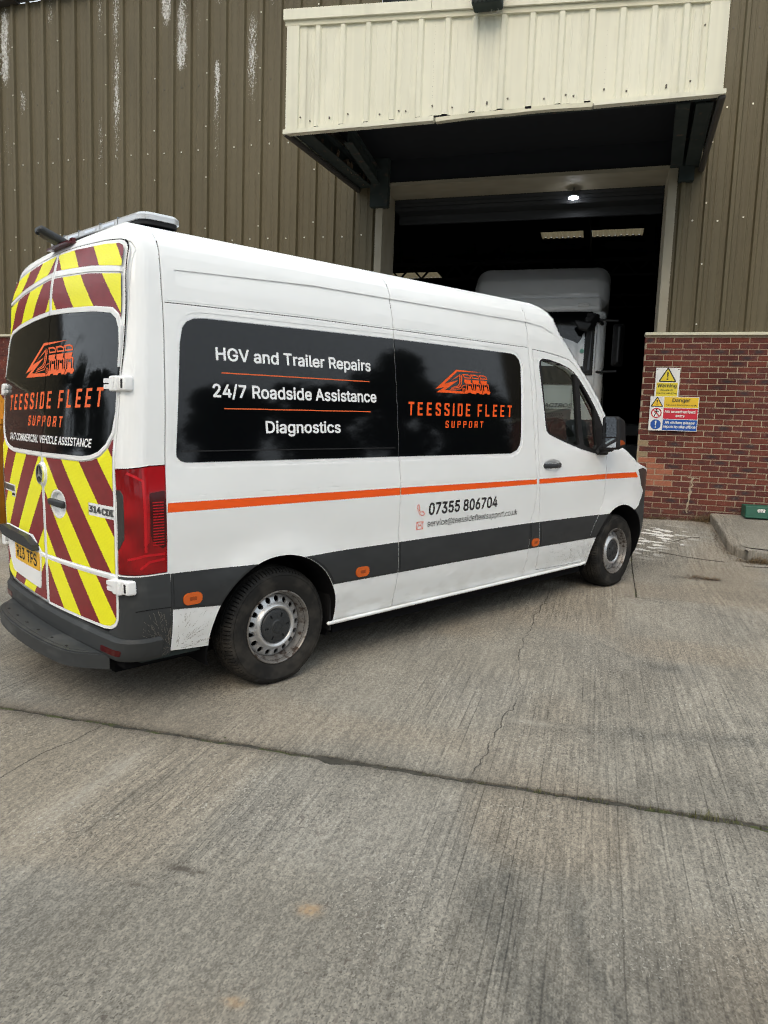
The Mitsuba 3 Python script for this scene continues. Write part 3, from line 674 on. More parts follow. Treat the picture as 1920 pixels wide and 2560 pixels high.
# lamp burning just inside the doorway
tag('ceiling_lamp', 'lit round lamp hanging just inside the doorway', 'lamp')
LX, LY, LZ = -1.19, .45, 4.648
put('ceiling_lamp__housing', tm(lathe_y([(0, 0), (.068, 0), (.074, .012), (.066, .03), (.03, .05), (0, .06)], 28).rotate([90, 0, 0]).translate([LX, LY, LZ + .012])), 'mat_hall_dark', smooth=40)
scene['ceiling_lamp__diffuser'] = {**mikit.ply(trimesh.creation.cylinder(.066, .016, sections=28, transform=trimesh.transformations.translation_matrix([LX, LY, LZ])), 'mat_white_plain'), 'emitter': {'type': 'area', 'radiance': {'type': 'rgb', 'value': [5, 5.2, 5.5]}}}
put('ceiling_lamp__rod', tm(pipe([(LX, LY, LZ + .09), (LX, LY, 4.80)], .010)), 'mat_hall_dark')

# floodlight at the top of the canopy
tag('floodlight', 'black weathered floodlight with a loop of cable on the top edge of the cream canopy', 'floodlight')
put('floodlight__body', tm(rounded(-2.215, -1.905, -2.34, -2.15, 5.79, 6.02, .02)), 'mat_old_steel', smooth=30)
put('floodlight__cooling_fin', cat([tbox(-2.20 + .045 * i, -2.185 + .045 * i, -2.355, -2.335, 5.80, 6.0) for i in range(7)]), 'mat_rubber_black')
put('floodlight__bracket', cat([tbox(-2.1, -2.02, -2.16, -2.06, 5.84, 5.88), bar((-2.06, -2.2, 6.0), (-2.06, -2.05, 6.1), .03)]), 'mat_old_steel')
a_ = np.linspace(-.6, 3.5, 16)
put('floodlight__cable', tm(pipe([(-1.985 + .035 * math.cos(t), -2.2, 5.775 - .035 * math.sin(t)) for t in a_], .004, 8)), 'mat_screw_pale')

# ------------------------------------------------------------------ signs on the brick wall
mat('sign_white', (.70, .70, .68), .4); mat('sign_yellow', (.66, .53, .03), .4); mat('sign_yellow_deep', (.72, .47, .02), .4)
mat('sign_red', (.50, .016, .035), .4); mat('sign_blue', (.010, .075, .33), .4); mat('sign_black', (.022, .020, .014), .5)
def facing(poly, y, depth=.0016):
    return tm(side_ex(poly, y - depth, y))
def tri(cx, z0, w, r=.012):
    h = w * .866
    return Polygon([(cx - w / 2 + r, z0 + r), (cx + w / 2 - r, z0 + r), (cx, z0 + h - r)]).buffer(r, quad_segs=6)
def bang(cx, z0, h):
    return unary_union([Polygon([(cx - .11 * h, z0 + h * .93), (cx - .07 * h, z0 + h), (cx + .07 * h, z0 + h), (cx + .11 * h, z0 + h * .93), (cx + .05 * h, z0 + .32 * h), (cx - .05 * h, z0 + .32 * h)]), Point(cx, z0 + .1 * h).buffer(.1 * h)])
def textc(txt, cx, z, h, w=None):
    g = text_poly(txt, h, h > .03, w, .01); return affinity.translate(g, cx - g.bounds[2] / 2, z)
S0 = -.030
tag('warning_sign', 'yellow and white warning sign, upper of the two on the red brick wall', 'sign')
x0, x1, z0, z1 = .030, .327, 1.900, 2.291
put('warning_sign__plate', tbox(x0, x1, S0 - .004, S0, z0, z1), 'mat_sign_white')
cx = (x0 + x1) / 2
put('warning_sign__yellow_field', facing(sbox(x0 + .018, z0, x1 - .018, z0 + .20 - .0), S0 - .004), 'mat_sign_yellow')
put('warning_sign__triangle', facing(tri(cx, 2.108, .212), S0 - .004), 'mat_sign_black')
put('warning_sign__triangle_field', facing(tri(cx, 2.121, .172, .006), S0 - .0056), 'mat_sign_yellow')
put('warning_sign__symbol', facing(bang(cx, 2.135, .098), S0 - .0072), 'mat_sign_black')
for q in (facing(textc('Warning', cx, 2.040, .044, .238), S0 - .0056), facing(textc('Beware of', cx, 1.992, .022, .152), S0 - .0056), facing(textc('moving vehicles', cx, 1.952, .022, .252), S0 - .0056),): put('warning_sign__lettering', q, 'mat_sign_black')
put('warning_sign__screw', screws([(x0 + .02, S0 - .007, z1 - .02)], .007, .005), 'mat_screw_dark'); put('warning_sign__screw', screws([(x1 - .02, S0 - .007, z1 - .02)], .007, .005), 'mat_screw_dark')
tag('danger_sign', 'white sign with yellow, red and blue panels, lower of two on the brick wall', 'sign')
x0, x1, z0, z1 = -.014, .585, 1.473, 1.919
S1 = S0 - .008
put('danger_sign__plate', tbox(x0, x1, S1 - .005, S1, z0, z1), 'mat_sign_white')
f = S1 - .005
xl, xr = .158, .578; lc = .072
put('danger_sign__yellow_panel', facing(sbox(xl, 1.776, xr, 1.912), f), 'mat_sign_yellow_deep')
put('danger_sign__red_panel', facing(sbox(xl, 1.628, xr, 1.768), f), 'mat_sign_red')
put('danger_sign__blue_panel', facing(sbox(xl, 1.480, xr, 1.620), f), 'mat_sign_blue')
put('danger_sign__triangle', facing(tri(lc, 1.783, .150, .008), f), 'mat_sign_black')
put('danger_sign__triangle_field', facing(tri(lc, 1.793, .118, .004), f - .0016), 'mat_sign_yellow_deep')
put('danger_sign__symbol', facing(bang(lc, 1.802, .070), f - .0032), 'mat_sign_black')
c_ = Point(lc, 1.702)
person = unary_union([c_.buffer(0), Point(lc, 1.748).buffer(.010), strip([(lc, 1.735), (lc, 1.703)], .020), strip([(lc, 1.703), (lc - .018, 1.680), (lc - .022, 1.658)], .010), strip([(lc, 1.703), (lc + .016, 1.684), (lc + .028, 1.666)], .010), strip([(lc, 1.732), (lc - .020, 1.720), (lc - .026, 1.706)], .008), strip([(lc, 1.732), (lc + .020, 1.718), (lc + .030, 1.722)], .008)])
put('danger_sign__walking_figure', facing(person, f), 'mat_sign_black')
put('danger_sign__prohibition_ring', facing(unary_union([c_.buffer(.066).difference(c_.buffer(.053)), strip([(lc - .042, 1.744), (lc + .042, 1.660)], .012)]), f - .0016), 'mat_sign_red')
put('danger_sign__blue_disc', facing(Point(lc, 1.552).buffer(.065), f), 'mat_sign_blue')
put('danger_sign__symbol', facing(bang(lc, 1.507, .092), f - .0016), 'mat_sign_white')
for q in (facing(textc('Danger', .368, 1.850, .046, .218), f - .0016), facing(textc('This is a hazardous area', .368, 1.799, .023, .385), f - .0016),): put('danger_sign__lettering', q, 'mat_sign_black')
for q in (facing(textc('No unauthorised', .363, 1.708, .034, .372), f - .0016), facing(textc('entry', .368, 1.656, .034, .112), f - .0016), facing(textc('All visitors please', .368, 1.566, .034, .365), f - .0016), facing(textc('report to site office', .368, 1.512, .034, .395), f - .0016),): put('danger_sign__lettering', q, 'mat_sign_white')

# green box on the pavement
tag('green_box', 'low dark green plastic box with a torn white label lying against the brick wall', 'box')
mat('green_plastic', mikit.proc(lambda p, n, uv: MIX(col(.012, .085, .055), col(.022, .115, .075), FB(p.x * 8, p.y * 8, p.z * 8, 3))), .42, spec=.4)
gz = float(hz(1.3, -.15)) + .109
gb = tm(rounded(1.20, 1.92, -.30, -.02, gz, gz + .155, .012)); gb.vertices[:, 1] += np.where(gb.vertices[:, 2] < gz + .07, -.02, 0)
put('green_box__case', gb, 'mat_green_plastic', smooth=35)
put('green_box__label', facing(unary_union([sbox(1.337, gz + .085, 1.425, gz + .115), sbox(1.345, gz + .075, 1.36, gz + .122), sbox(1.372, gz + .08, 1.392, gz + .124), sbox(1.40, gz + .076, 1.42, gz + .121)]), -.3105), 'mat_sign_white')
put('green_box__label_smudge', facing(unary_union([sbox(1.352, gz + .09, 1.356, gz + .108), sbox(1.366, gz + .092, 1.372, gz + .1), sbox(1.385, gz + .094, 1.40, gz + .098), sbox(1.405, gz + .1, 1.409, gz + .112)]), -.3125), 'mat_screw_dark')

# dead leaves, twigs and dry weeds at the foot of the wall and kerb
def litter(n, spots, seed, size):
    r = np.random.default_rng(seed); V, F = [], []
    for _ in range(n):
        cx, cy, sx, sy = spots[int(r.integers(len(spots)))]
        x, y = cx + r.normal(0, sx), cy + r.normal(0, sy)
        z = float(hz(x, y)) + .003 + .012 * abs(r.normal())
        L, w = size * r.uniform(.4, 1.3), size * r.uniform(.15, .4); a = r.uniform(0, 6.3)
        d = np.array([math.cos(a), math.sin(a), r.normal(0, .25)]); s = np.array([-math.sin(a), math.cos(a), r.normal(0, .3)])
        p = np.array([x, y, z]); b = len(V)
        V += [p - d * L, p + s * w + [0, 0, .3 * w], p + d * L, p - s * w + [0, 0, .3 * w]]; F += [(b, b + 1, b + 2), (b, b + 2, b + 3)]
    return np.array(V), np.array(F)
mat('leaf_brown', mikit.proc(lambda p, n, uv: MIX(col(.035, .025, .018), col(.20, .13, .07), mikit.cell_rand(dr.floor(p.x * 40), dr.floor(p.y * 40), 0))), .9, two=True)
put('leaf_litter', litter(1300, [(.78, -.15, .05, .06), (.83, -.75, .035, .18), (.88, -1.15, .04, .12), (1.06, -1.50, .10, .035), (1.25, -1.52, .10, .03), (1.15, -1.5, .08, .04), (.40, -.05, .25, .03), (.1, -.04, .1, .025), (.42, -2.36, .06, .05), (.55, -2.42, .05, .02)], 31, .014), 'mat_leaf_brown')
tag('leaf_litter', 'brown dead leaves gathered along the kerb and the foot of the wall', 'leaves', kind='stuff')
put('dry_weeds', blades([(.74, -.06, 1.3), (.80, -.07, 1.5), (.68, -.05, .9), (.5, -.04, .7), (.25, -.03, .7), (.12, -.03, .5), (1.12, -1.50, 1.0), (1.2, -1.52, 1.1), (1.3, -1.54, .8)], 60, .13, 33, .05), 'mat_dead_grass')
tag('dry_weeds', 'dry straw coloured weeds at the foot of the brick wall and the kerb corner', 'weeds', kind='stuff')
def twig(pts, r): return tm(pipe([(x, y, float(hz(x, y)) + z) for x, y, z in pts], r, 6))
for pts in ([(.12, -1.36, .004), (.35, -1.45, .006), (.62, -1.52, .004), (.8, -1.55, .003)], [(.32, -.98, .004), (.5, -.85, .006), (.63, -.80, .004)], [(.98, -1.66, .004), (1.2, -1.66, .006), (1.34, -1.64, .004)]):
    k = put('twig', twig([(x + .01 * math.sin(9 * x), y, z) for x, y, z in LineString(pts).segmentize(.05).coords], .0028), 'mat_bark_dark'); 
tag('twig', 'longest thin twig on the slab left of the kerb corner', 'twig'); tag('twig_001', 'short thin twig lying on the slab midway along the kerb', 'twig'); tag('twig_002', 'thin straight twig in front of the dry weeds at the kerb corner', 'twig')
put('stone', tm(man(trimesh.creation.icosphere(2, .02)).scale([1.3, .9, .6]).translate([.40, -1.10, float(hz(.4, -1.1)) + .008])), 'mat_sign_white', smooth=60); tag('stone', 'small pale stone lying on the slab left of the kerb', 'stone')

# ------------------------------------------------------------------ the van: built straight in its own frame (x forward from the rear axle, y from the right side, z up), then bent to its curved sides
VO = np.array([-2.347181, -6.450904, -.189381])
VR = np.array([[.504343, -.863385, -.014299], [.863047, .504546, -.024149], [.028064, -.000161, .999606]])
HW = 1.02
PROF = PchipInterpolator([.2, .25, .30, .40, .50, .65, .78, 1.0, 1.115, 1.35, 1.7, 2.05, 2.18, 2.31, 2.43, 2.5, 2.7], [.115, .10, .075, .045, .02, .008, .012, .002, 0, .018, .045, .082, .098, .118, .15, .18, .25])
RP = PchipInterpolator([.2, .47, 1.14, 1.35, 1.52, 1.65, 1.79, 1.97, 2.14, 2.24, 2.35, 2.39, 2.48, 2.53, 2.62, 2.7], [-.982, -.982, -.982, -.98, -.962, -.95, -.939, -.914, -.897, -.892, -.875, -.864, -.842, -.824, -.79, -.76])
def sstep(a, b, x):
    t = np.clip((np.asarray(x, float) - a) / (b - a), 0, 1); return t * t * (3 - 2 * t)
def prof(z): return PROF(np.clip(z, .2, 2.7))
def rearx(y, z): return RP(np.clip(z, .2, 2.7)) + .048 * np.clip((y - HW) / .95, -1.1, 1.1) ** 2
def wx(x): return 1 - sstep(-.95, -.55, x)
def warp(V):
    x, y, z = np.asarray(V, float).T
    t = (y - HW) / HW
    y2 = HW + (y - HW) * (1 - prof(z) / HW)
    side = np.clip((np.abs(t) - .55) / .4, 0, 1)
    r1, r2 = np.hypot(x + .02, z - .345), np.hypot(x - 3.9, z - .35)
    fl = .022 * np.exp(-((r1 - .455) / .085) ** 2) * sstep(.55, .75, z) + .020 * np.exp(-((r2 - .46) / .10) ** 2) * sstep(.5, .75, z)
    y2 = y2 + np.sign(t) * side * fl
    # the door skin is pinched below the window line, the fuller flank starts above the orange stripe
    y2 = y2 - np.sign(t) * side * .010 * np.exp(-((z - (1.30 + .05 * (x - 3.0))) / .10) ** 2) * sstep(2.5, 2.9, x) * (1 - sstep(3.9, 4.3, x)) * -1
    x2 = x + wx(x) * (rearx(y2, z) + 1.0)
    z2 = z - .055 * np.clip(np.abs(t), 0, 1.05) ** 5 * sstep(3.8, 4.3, x) * sstep(1.10, 1.25, z)
    return np.stack([x2, y2, z2], 1)
def world(V): return np.asarray(V) @ VR.T + VO
def pre_side(poly):             # where a point of the finished flank sits in the straight body
    def f(c):
        c = np.asarray(c, float); x = c[:, 0].copy()
        for _ in range(12): x = c[:, 0] - wx(x) * (rearx(prof(c[:, 1]), c[:, 1]) + 1.0)
        return np.column_stack([x, c[:, 1]])
    from shapely import transform
    return transform(poly, f)
def pre_rear(poly):
    from shapely import transform, segmentize
    return transform(segmentize(poly, .08), lambda c: np.column_stack([HW + (c[:, 0] - HW) / (1 - prof(c[:, 1]) / HW), c[:, 1]]))

def vput(key, m, mt, smooth=30, bend=True, refine=.07, uv=False):
    if isinstance(m, Manifold):
        if bend: m = m.refine_to_length(refine)
        m = tm(m)
    V = m.vertices
    U = None
    if uv: U = np.column_stack([HW + (V[:, 1] - HW) * (1 - prof(V[:, 2]) / HW), V[:, 2]]); smooth = False
    if bend: V = warp(V)
    return put(key, trimesh.Trimesh(world(V), m.faces, process=False), mt, smooth=smooth, **({'uv': U} if uv else {}))
def decal(key, poly, mt, off=.0016, size=.06):       # flat print on the right flank
    v, f = flat(pre_side(poly), size)
    P = warp(np.column_stack([v[:, 0], np.zeros(len(v)), v[:, 1]])); P[:, 1] -= off
    return put(key, trimesh.Trimesh(world(P), f, process=False), mt)
def rdecal(key, poly, mt, off=.0016, size=.06, uv=False):    # flat print on the rear; poly in (y, z)
    v, f = flat(pre_rear(poly), size)
    P = warp(np.column_stack([np.full(len(v), -1.0), v[:, 0], v[:, 1]])); P[:, 0] -= off
    f = f[:, ::-1]
    kw = {}
    if uv: kw['uv'] = np.column_stack([HW + (v[:, 0] - HW) * (1 - prof(v[:, 1]) / HW), v[:, 1]])
    return put(key, trimesh.Trimesh(world(P), f, process=False), mt, **kw)
def mirror_y(p): return affinity.scale(p, -1, 1, origin=(HW, 0))

tag('van', 'white high roof van with an orange side stripe and chevron rear doors', 'van')
SIL = np.vstack([curve([(-1.0, .33), (-1.0, 1.2), (-1.0, 2.40)], 2), curve([(-1.0, 2.44), (-.992, 2.50), (-.968, 2.55), (-.92, 2.583), (-.84, 2.60), (-.4, 2.614), (.3, 2.628), (1.2, 2.642), (2.0, 2.644), (2.4, 2.632), (2.62, 2.60), (2.75, 2.545), (2.84, 2.46), (2.885, 2.36), (2.91, 2.305), (2.97, 2.25), (3.096, 2.130), (3.20, 2.04), (3.36, 1.89), (3.47, 1.78), (3.60, 1.62), (3.70, 1.47), (3.79, 1.372)], 4),
                 curve([(3.86, 1.345), (4.0, 1.305), (4.2, 1.232), (4.4, 1.15), (4.58, 1.065), (4.74, .98), (4.85, .90), (4.91, .79), (4.935, .62), (4.925, .45), (4.86, .33), (4.76, .27)], 5), [(4.4, .255), (-.9, .27)]])
sil = Polygon(SIL).buffer(0)
edge = [(0, .26), (0, 2.39), (.006, 2.44), (.026, 2.487), (.062, 2.525), (.12, 2.553), (.22, 2.577), (.38, 2.598), (.6, 2.617), (.8, 2.637), (HW, 2.66)]
sec = Polygon(edge + [(2 * HW - a, b) for a, b in edge[::-1][1:]])
fr = [(4.10, .0), (4.30, .018), (4.44, .05), (4.57, .105), (4.69, .175), (4.78, .25), (4.85, .345), (4.90, .50), (4.928, .75), (4.935, HW)]
fr = [tuple(p) for p in curve(fr, 4)]
rc = [(-1.0 + .13 * (1 - math.cos(a)) * .9, .115 * (1 - math.sin(a))) for a in np.linspace(0, H2, 9)]
half = rc + fr
plan = Polygon(half + [(a, 2 * HW - b) for a, b in half[::-1][1:]]).buffer(0)
solid = side_ex(sil, -.2, 2.3) ^ rear_ex(sec, -1.2, 5.2) ^ up_ex(plan, .2, 2.8)
sec_in = sec.buffer(-.011)
core = rear_ex(sec_in, -1.2, 5.2)
def groove(pts, w): return side_ex(pre_side(strip(pts, w)), -.1, HW) - core
# cab cavity, glass openings
door_pts = [(2.489, 2.150), (2.513, 1.78), (2.528, 1.374), (2.522, 1.077), (2.553, .985), (2.566, .749), (2.581, .62), (2.582, .534), (2.618, .345), (2.640, .333), (3.289, .313), (3.345, .318), (3.368, .537), (3.419, .649), (3.492, .736), (3.572, .875), (3.575, 1.069), (3.576, 1.40), (3.560, 1.56), (3.520, 1.655), (3.408, 1.777), (3.299, 1.885), (3.193, 1.985), (3.09, 2.065), (3.016, 2.098), (2.88, 2.121), (2.678, 2.141)]
door_poly = Polygon(door_pts)
win_out = Polygon([(2.569, 2.02), (2.575, 2.05), (2.590, 2.070), (2.623, 2.084), (2.713, 2.083), (2.875, 2.060), (3.0, 2.030), (3.073, 2.00), (3.126, 1.965), (3.190, 1.915), (3.295, 1.815), (3.392, 1.715), (3.470, 1.62), (3.53, 1.53), (3.552, 1.45), (3.556, 1.285), (3.45, 1.289), (3.307, 1.313), (3.160, 1.341), (2.95, 1.395), (2.785, 1.441), (2.674, 1.476), (2.645, 1.50), (2.632, 1.54)]).buffer(.004).buffer(-.004)
gl_main = rounded_poly([(2.592, 2.068), (2.771, 2.064), (2.977, 2.030), (3.078, 1.990), (3.088, 1.90), (3.10, 1.65), (3.127, 1.362), (3.006, 1.394), (2.785, 1.453), (2.684, 1.486), (2.652, 1.512), (2.632, 1.59)], .02)
gl_q = rounded_poly([(3.150, 1.915), (3.178, 1.895), (3.377, 1.690), (3.395, 1.535), (3.409, 1.373), (3.375, 1.338), (3.24, 1.358), (3.195, 1.383), (3.167, 1.595)], .018)
cavity = side_ex(sil.buffer(-.06).intersection(sbox(2.42, .55, 3.82, 2.20)), .06, 2 * HW - .06)
screen_line = [(2.975, 2.235), (3.096, 2.120), (3.20, 2.028), (3.36, 1.876), (3.47, 1.765), (3.60, 1.605), (3.66, 1.515)]
screen_cut = side_ex(strip(screen_line, .24), .085, 2 * HW - .085)
win_cut = side_ex(pre_side(win_out.buffer(-.012)), -.2, 2 * HW + .2)
arch = lathe_y([(0, -.15), (.447, -.15), (.447, .36), (0, .36)], 96).translate([-.02, 0, .345]) + lathe_y([(0, -.15), (.452, -.15), (.452, .36), (0, .36)], 96).translate([3.90, 0, .35])
arch = arch + arch.mirror([0, 1, 0]).translate([0, 2 * HW, 0])
below = side_ex(unary_union([sbox(.30, 0, 3.45, .286), Polygon([(-1.3, 0), (-.30, 0), (-.30, .320), (-.45, .328), (-.70, .350), (-1.3, .350)])]), -.3, 2.4)
pane = Polygon([(-.650, 1.40), (-.592, 1.95), (-.570, 2.035), (-.545, 2.066), (-.505, 2.084), (-.44, 2.091), (.94, 2.101), (2.19, 2.096), (2.252, 2.087), (2.298, 2.058), (2.320, 2.0), (2.316, 1.94), (2.290, 1.45), (2.274, 1.395), (2.24, 1.355), (2.16, 1.329), (.94, 1.337), (-.595, 1.346), (-.630, 1.355), (-.648, 1.375)])
quarter = [(-.655, 2.66), (-.658, 2.51), (-.660, 2.43), (-.667, 2.32), (-.676, 2.04), (-.691, 1.765), (-.708, 1.485), (-.717, 1.34)]
front_line = [(2.445, 2.66), (2.445, 2.559), (2.443, 2.38), (2.434, 2.16), (2.458, 1.688), (2.483, 1.244), (2.503, 1.018), (2.49, .866), (2.440, .76), (2.437, .56), (2.443, .30)]
mid_line = [(.940, 2.66), (.940, .29)]
light_poly = pre_side(Polygon([(-1.3, .787), (-.722, .787), (-.726, 1.14), (-.718, 1.336), (-.80, 1.334), (-.90, 1.320), (-1.3, 1.295)]))
bump_poly = pre_side(Polygon([(-1.3, .2), (-.690, .2), (-.697, .58), (-.708, .778), (-1.3, .778)]))
nose_poly = Polygon([(4.10, .2), (4.165, .742), (4.26, .765), (4.34, .83), (4.38, .90), (4.6, .93), (5.2, .9), (5.2, .2)])
head_poly = Polygon([(4.20, 1.128), (4.30, 1.150), (4.6, 1.06), (4.95, .90), (4.5, .90), (4.38, .905), (4.30, .965)])
rdoor = Polygon([(.119, .60), (.124, .545), (.145, .510), (.20, .482), (.276, .472), (1.018, .460), (1.018, 2.50), (.75, 2.492), (.393, 2.470), (.235, 2.452), (.185, 2.435), (.160, 2.40), (.140, 2.25), (.122, 1.9), (.116, 1.5), (.115, 1.0)])
rdoor = rdoor.buffer(-.035).buffer(.035, quad_segs=8).union(rdoor.intersection(sbox(.8, 0, 2, 3)))
rdoor_s = pre_rear(rdoor)
body = solid - cavity - screen_cut - win_cut - arch - below
body = body - side_ex(pre_side(door_poly.buffer(.0035)), -.2, .42) - side_ex(pre_side(door_poly.buffer(.0035)), 2 * HW - .42, 2 * HW + .3)
rd_cut = rear_ex(rdoor_s.buffer(.0035), -1.3, -.90); rd_cut2 = rear_ex(mirror_y(rdoor_s).buffer(.0035), -1.3, -.90)
bumper = (solid ^ side_ex(bump_poly, -.2, 2.3)) - side_ex(sbox(-1.3, 0, -.5, .338), -.3, 2.4) - rd_cut - rd_cut2 - rear_ex(sbox(.2, .46, 1.84, .8), -1.3, -.9)
lightcut = side_ex(light_poly.buffer(.003), -.2, .105) + side_ex(light_poly.buffer(.003), 2 * HW - .105, 2.3)
nose = solid ^ side_ex(nose_poly, -.2, 2.3)
head = (solid ^ side_ex(head_poly, -.2, 2.3)) - bx(3, 6, .42, 2 * HW - .42, 0, 3)
body = body - rd_cut - rd_cut2 - side_ex(bump_poly, -.2, 2.3) - lightcut - side_ex(nose_poly.buffer(.002), -.2, 2.3) - (side_ex(head_poly.buffer(.002), -.2, 2.3) - bx(3, 6, .42, 2 * HW - .42, 0, 3))
body = body - groove(mid_line, .006) - groove(front_line, .006) - groove(quarter, .006)
body = body - (side_ex(pre_side(pane.buffer(.004)), -.2, .007) + side_ex(pre_side(pane.buffer(.004)), 2 * HW - .007, 2 * HW + .3))
sunk = pre_side(pane.buffer(.030, join_style=1))
body = body - side_ex(sunk, -.2, .0035)
body = body - side_ex(pre_side(strip([(-.662, 2.150), (.2, 2.164), (2.43, 2.160)], .005)), -.2, .006) - side_ex(pre_side(strip([(-.662, 2.161), (.2, 2.175), (2.43, 2.171)], .004)), -.2, .004)
wedge = Polygon([(-.05, 2.362), (.011, 2.362), (0, 2.24), (-.05, 2.24)])
body = body - (rear_ex(wedge, -.60, 2.80).rotate([0, 0, 0]) ^ side_ex(Polygon([(-.60, 2.322), (.3, 2.362), (1.4, 2.375), (2.45, 2.362), (2.66, 2.345), (2.80, 2.30), (2.80, 2.1), (-.6, 2.1)]), -.2, .3))
body = body - side_ex(pre_side(strip([(-.70, 1.176), (.4, 1.166), (2.40, 1.150)], .006)), -.2, .0025)
hb = Polygon([(2.585 + .125 + .125 * math.cos(a), 1.217 + .050 * math.sin(a)) for a in np.linspace(0, 2 * np.pi, 40)])
vput('van__body', body, 'mat_white_paint', refine=.06)
labels['van__body'] = {'label': 'white painted body shell with a high roof'}
vput('van__rear_bumper', bumper, 'mat_bumper_plastic'); labels['van__rear_bumper'] = {'label': 'dark grey scuffed rear bumper with raised corners'}
vput('van__front_bumper', nose - arch, 'mat_bumper_plastic')
vput('van__headlight', head ^ bx(3, 6, -.2, HW, 0, 3), 'mat_lamp_smoke'); vput('van__headlight', head ^ bx(3, 6, HW, 2.3, 0, 3), 'mat_lamp_smoke')
# cab lining: the dark inside of the cab
lining = cavity - side_ex(sil.buffer(-.075).intersection(sbox(2.435, .565, 3.80, 2.185)), .075, 2 * HW - .075) - screen_cut - win_cut
vput('van__cab_lining', lining, 'mat_interior_dark'); labels['van__cab_lining'] = {'label': 'dark trim inside the cab'}
scr_c = np.asarray(LineString([(2.985, 2.255), (3.096, 2.139), (3.20, 2.047), (3.36, 1.897), (3.47, 1.787), (3.60, 1.627), (3.655, 1.548)]).segmentize(.1).coords)
V = np.vstack([np.column_stack([scr_c[:, 0] - .004, np.full(len(scr_c), y), scr_c[:, 1] - .004]) for y in (.09, .3, .7, HW, 1.34, 1.74, 1.95)]); n = len(scr_c)
F = np.array([[j * n + i, j * n + i + 1, (j + 1) * n + i + 1, (j + 1) * n + i] for j in range(6) for i in range(n - 1)])
vput('van__windscreen', trimesh.Trimesh(V, np.vstack([F[:, [0, 1, 2]], F[:, [0, 2, 3]]]), process=False), 'mat_window_glass', smooth=True)
vput('van__cowl', side_ex(strip([(3.548, 1.432), (3.735, 1.592)], .016), .075, 2 * HW - .075), 'mat_rubber_black', bend=True)
def dash(): 
    a = side_ex(Polygon(curve([(3.02, .85), (3.00, 1.16), (3.05, 1.33), (3.16, 1.40), (3.35, 1.43), (3.54, 1.45), (3.62, 1.46)], 4).tolist() + [(3.70, .85)]), .07, 2 * HW - .07)
    b = side_ex(Polygon(curve([(3.08, 1.2), (3.07, 1.50), (3.12, 1.585), (3.24, 1.60), (3.46, 1.46)], 4).tolist() + [(3.46, 1.2)]), .26, .72)
    return a + b
vput('van__dashboard', dash(), 'mat_interior_dark')
st = trimesh.creation.torus(.195, .016, 40, 12); R_ = trimesh.transformations.rotation_matrix(math.radians(-62), [0, 1, 0])
hubm = cat([st, bar((-.19, 0, 0), (.19, 0, 0), .035, .02), bar((0, 0, 0), (0, -.19, 0), .03, .02), tbox(-.06, .06, -.06, .06, -.03, .015)]); hubm.apply_transform(R_); hubm.apply_translation([2.94, .44, 1.455])
vput('van__steering_wheel', hubm, 'mat_rubber_black', bend=False, smooth=40)
for yc in (.48, 1.45):
    seat = rounded(2.44, 2.58, yc - .25, yc + .25, .95, 1.50, .05) + rounded(2.46, 2.95, yc - .25, yc + .25, .82, .98, .05) + rounded(2.45, 2.54, yc - .13, yc + .13, 1.53, 1.72, .04)
    vput('van__seat', seat, 'mat_interior_grey', bend=False, smooth=40)
# driver's door
door = (solid ^ side_ex(pre_side(door_poly.buffer(-.0025)), -.2, .40)) - cavity - win_cut - screen_cut - arch
bowl = side_ex(hb, -.2, .010) + side_ex(hb.buffer(-.012), -.2, .022) + side_ex(hb.buffer(-.022), -.2, .034)
door = door - bowl
vput('van__driver_door', door, 'mat_white_paint', refine=.06); labels['van__driver_door'] = {'label': 'white driver door with mud sprayed on its lower edge'}
door_l = (solid ^ side_ex(pre_side(door_poly.buffer(-.0025)), 2 * HW - .40, 2 * HW + .3)) - cavity - win_cut - screen_cut - arch
vput('van__passenger_door', door_l, 'mat_white_paint')
frame = win_out.difference(gl_main).difference(gl_q)
vput('van__driver_door__window_frame', side_ex(pre_side(frame), -.004, .030), 'mat_rubber_black'); vput('van__passenger_door__window_frame', side_ex(pre_side(frame), 2 * HW - .03, 2 * HW + .004), 'mat_rubber_black')
for nm, off in (('van__driver_door', .012), ('van__passenger_door', 2 * HW - .012)):
    for g in (gl_main, gl_q):
        v, f = flat(pre_side(g.buffer(.004)), .12)
        vput(nm + '__window_glass', trimesh.Trimesh(np.column_stack([v[:, 0], np.full(len(v), off), v[:, 1]]), f, process=False), 'mat_window_glass', smooth=True)
handle = Manifold.batch_hull([Manifold.sphere(.013, 14).translate([x, y, z]) for x, y, z in ((2.602, .004, 1.207), (2.602, .004, 1.222), (2.70, -.020, 1.207), (2.70, -.020, 1.220))]) + Manifold.batch_hull([Manifold.sphere(.012, 14).translate([x, y, z]) for x, y, z in ((2.70, -.020, 1.207), (2.70, -.020, 1.217), (2.74, -.022, 1.207), (2.74, -.022, 1.217))]) + Manifold.batch_hull([Manifold.sphere(.013, 14).translate([x, y, z]) for x, y, z in ((2.74, -.021, 1.207), (2.74, -.021, 1.220), (2.826, .004, 1.207), (2.826, .004, 1.222))])
vput('van__driver_door__handle', handle, 'mat_dark_plastic', refine=.03)
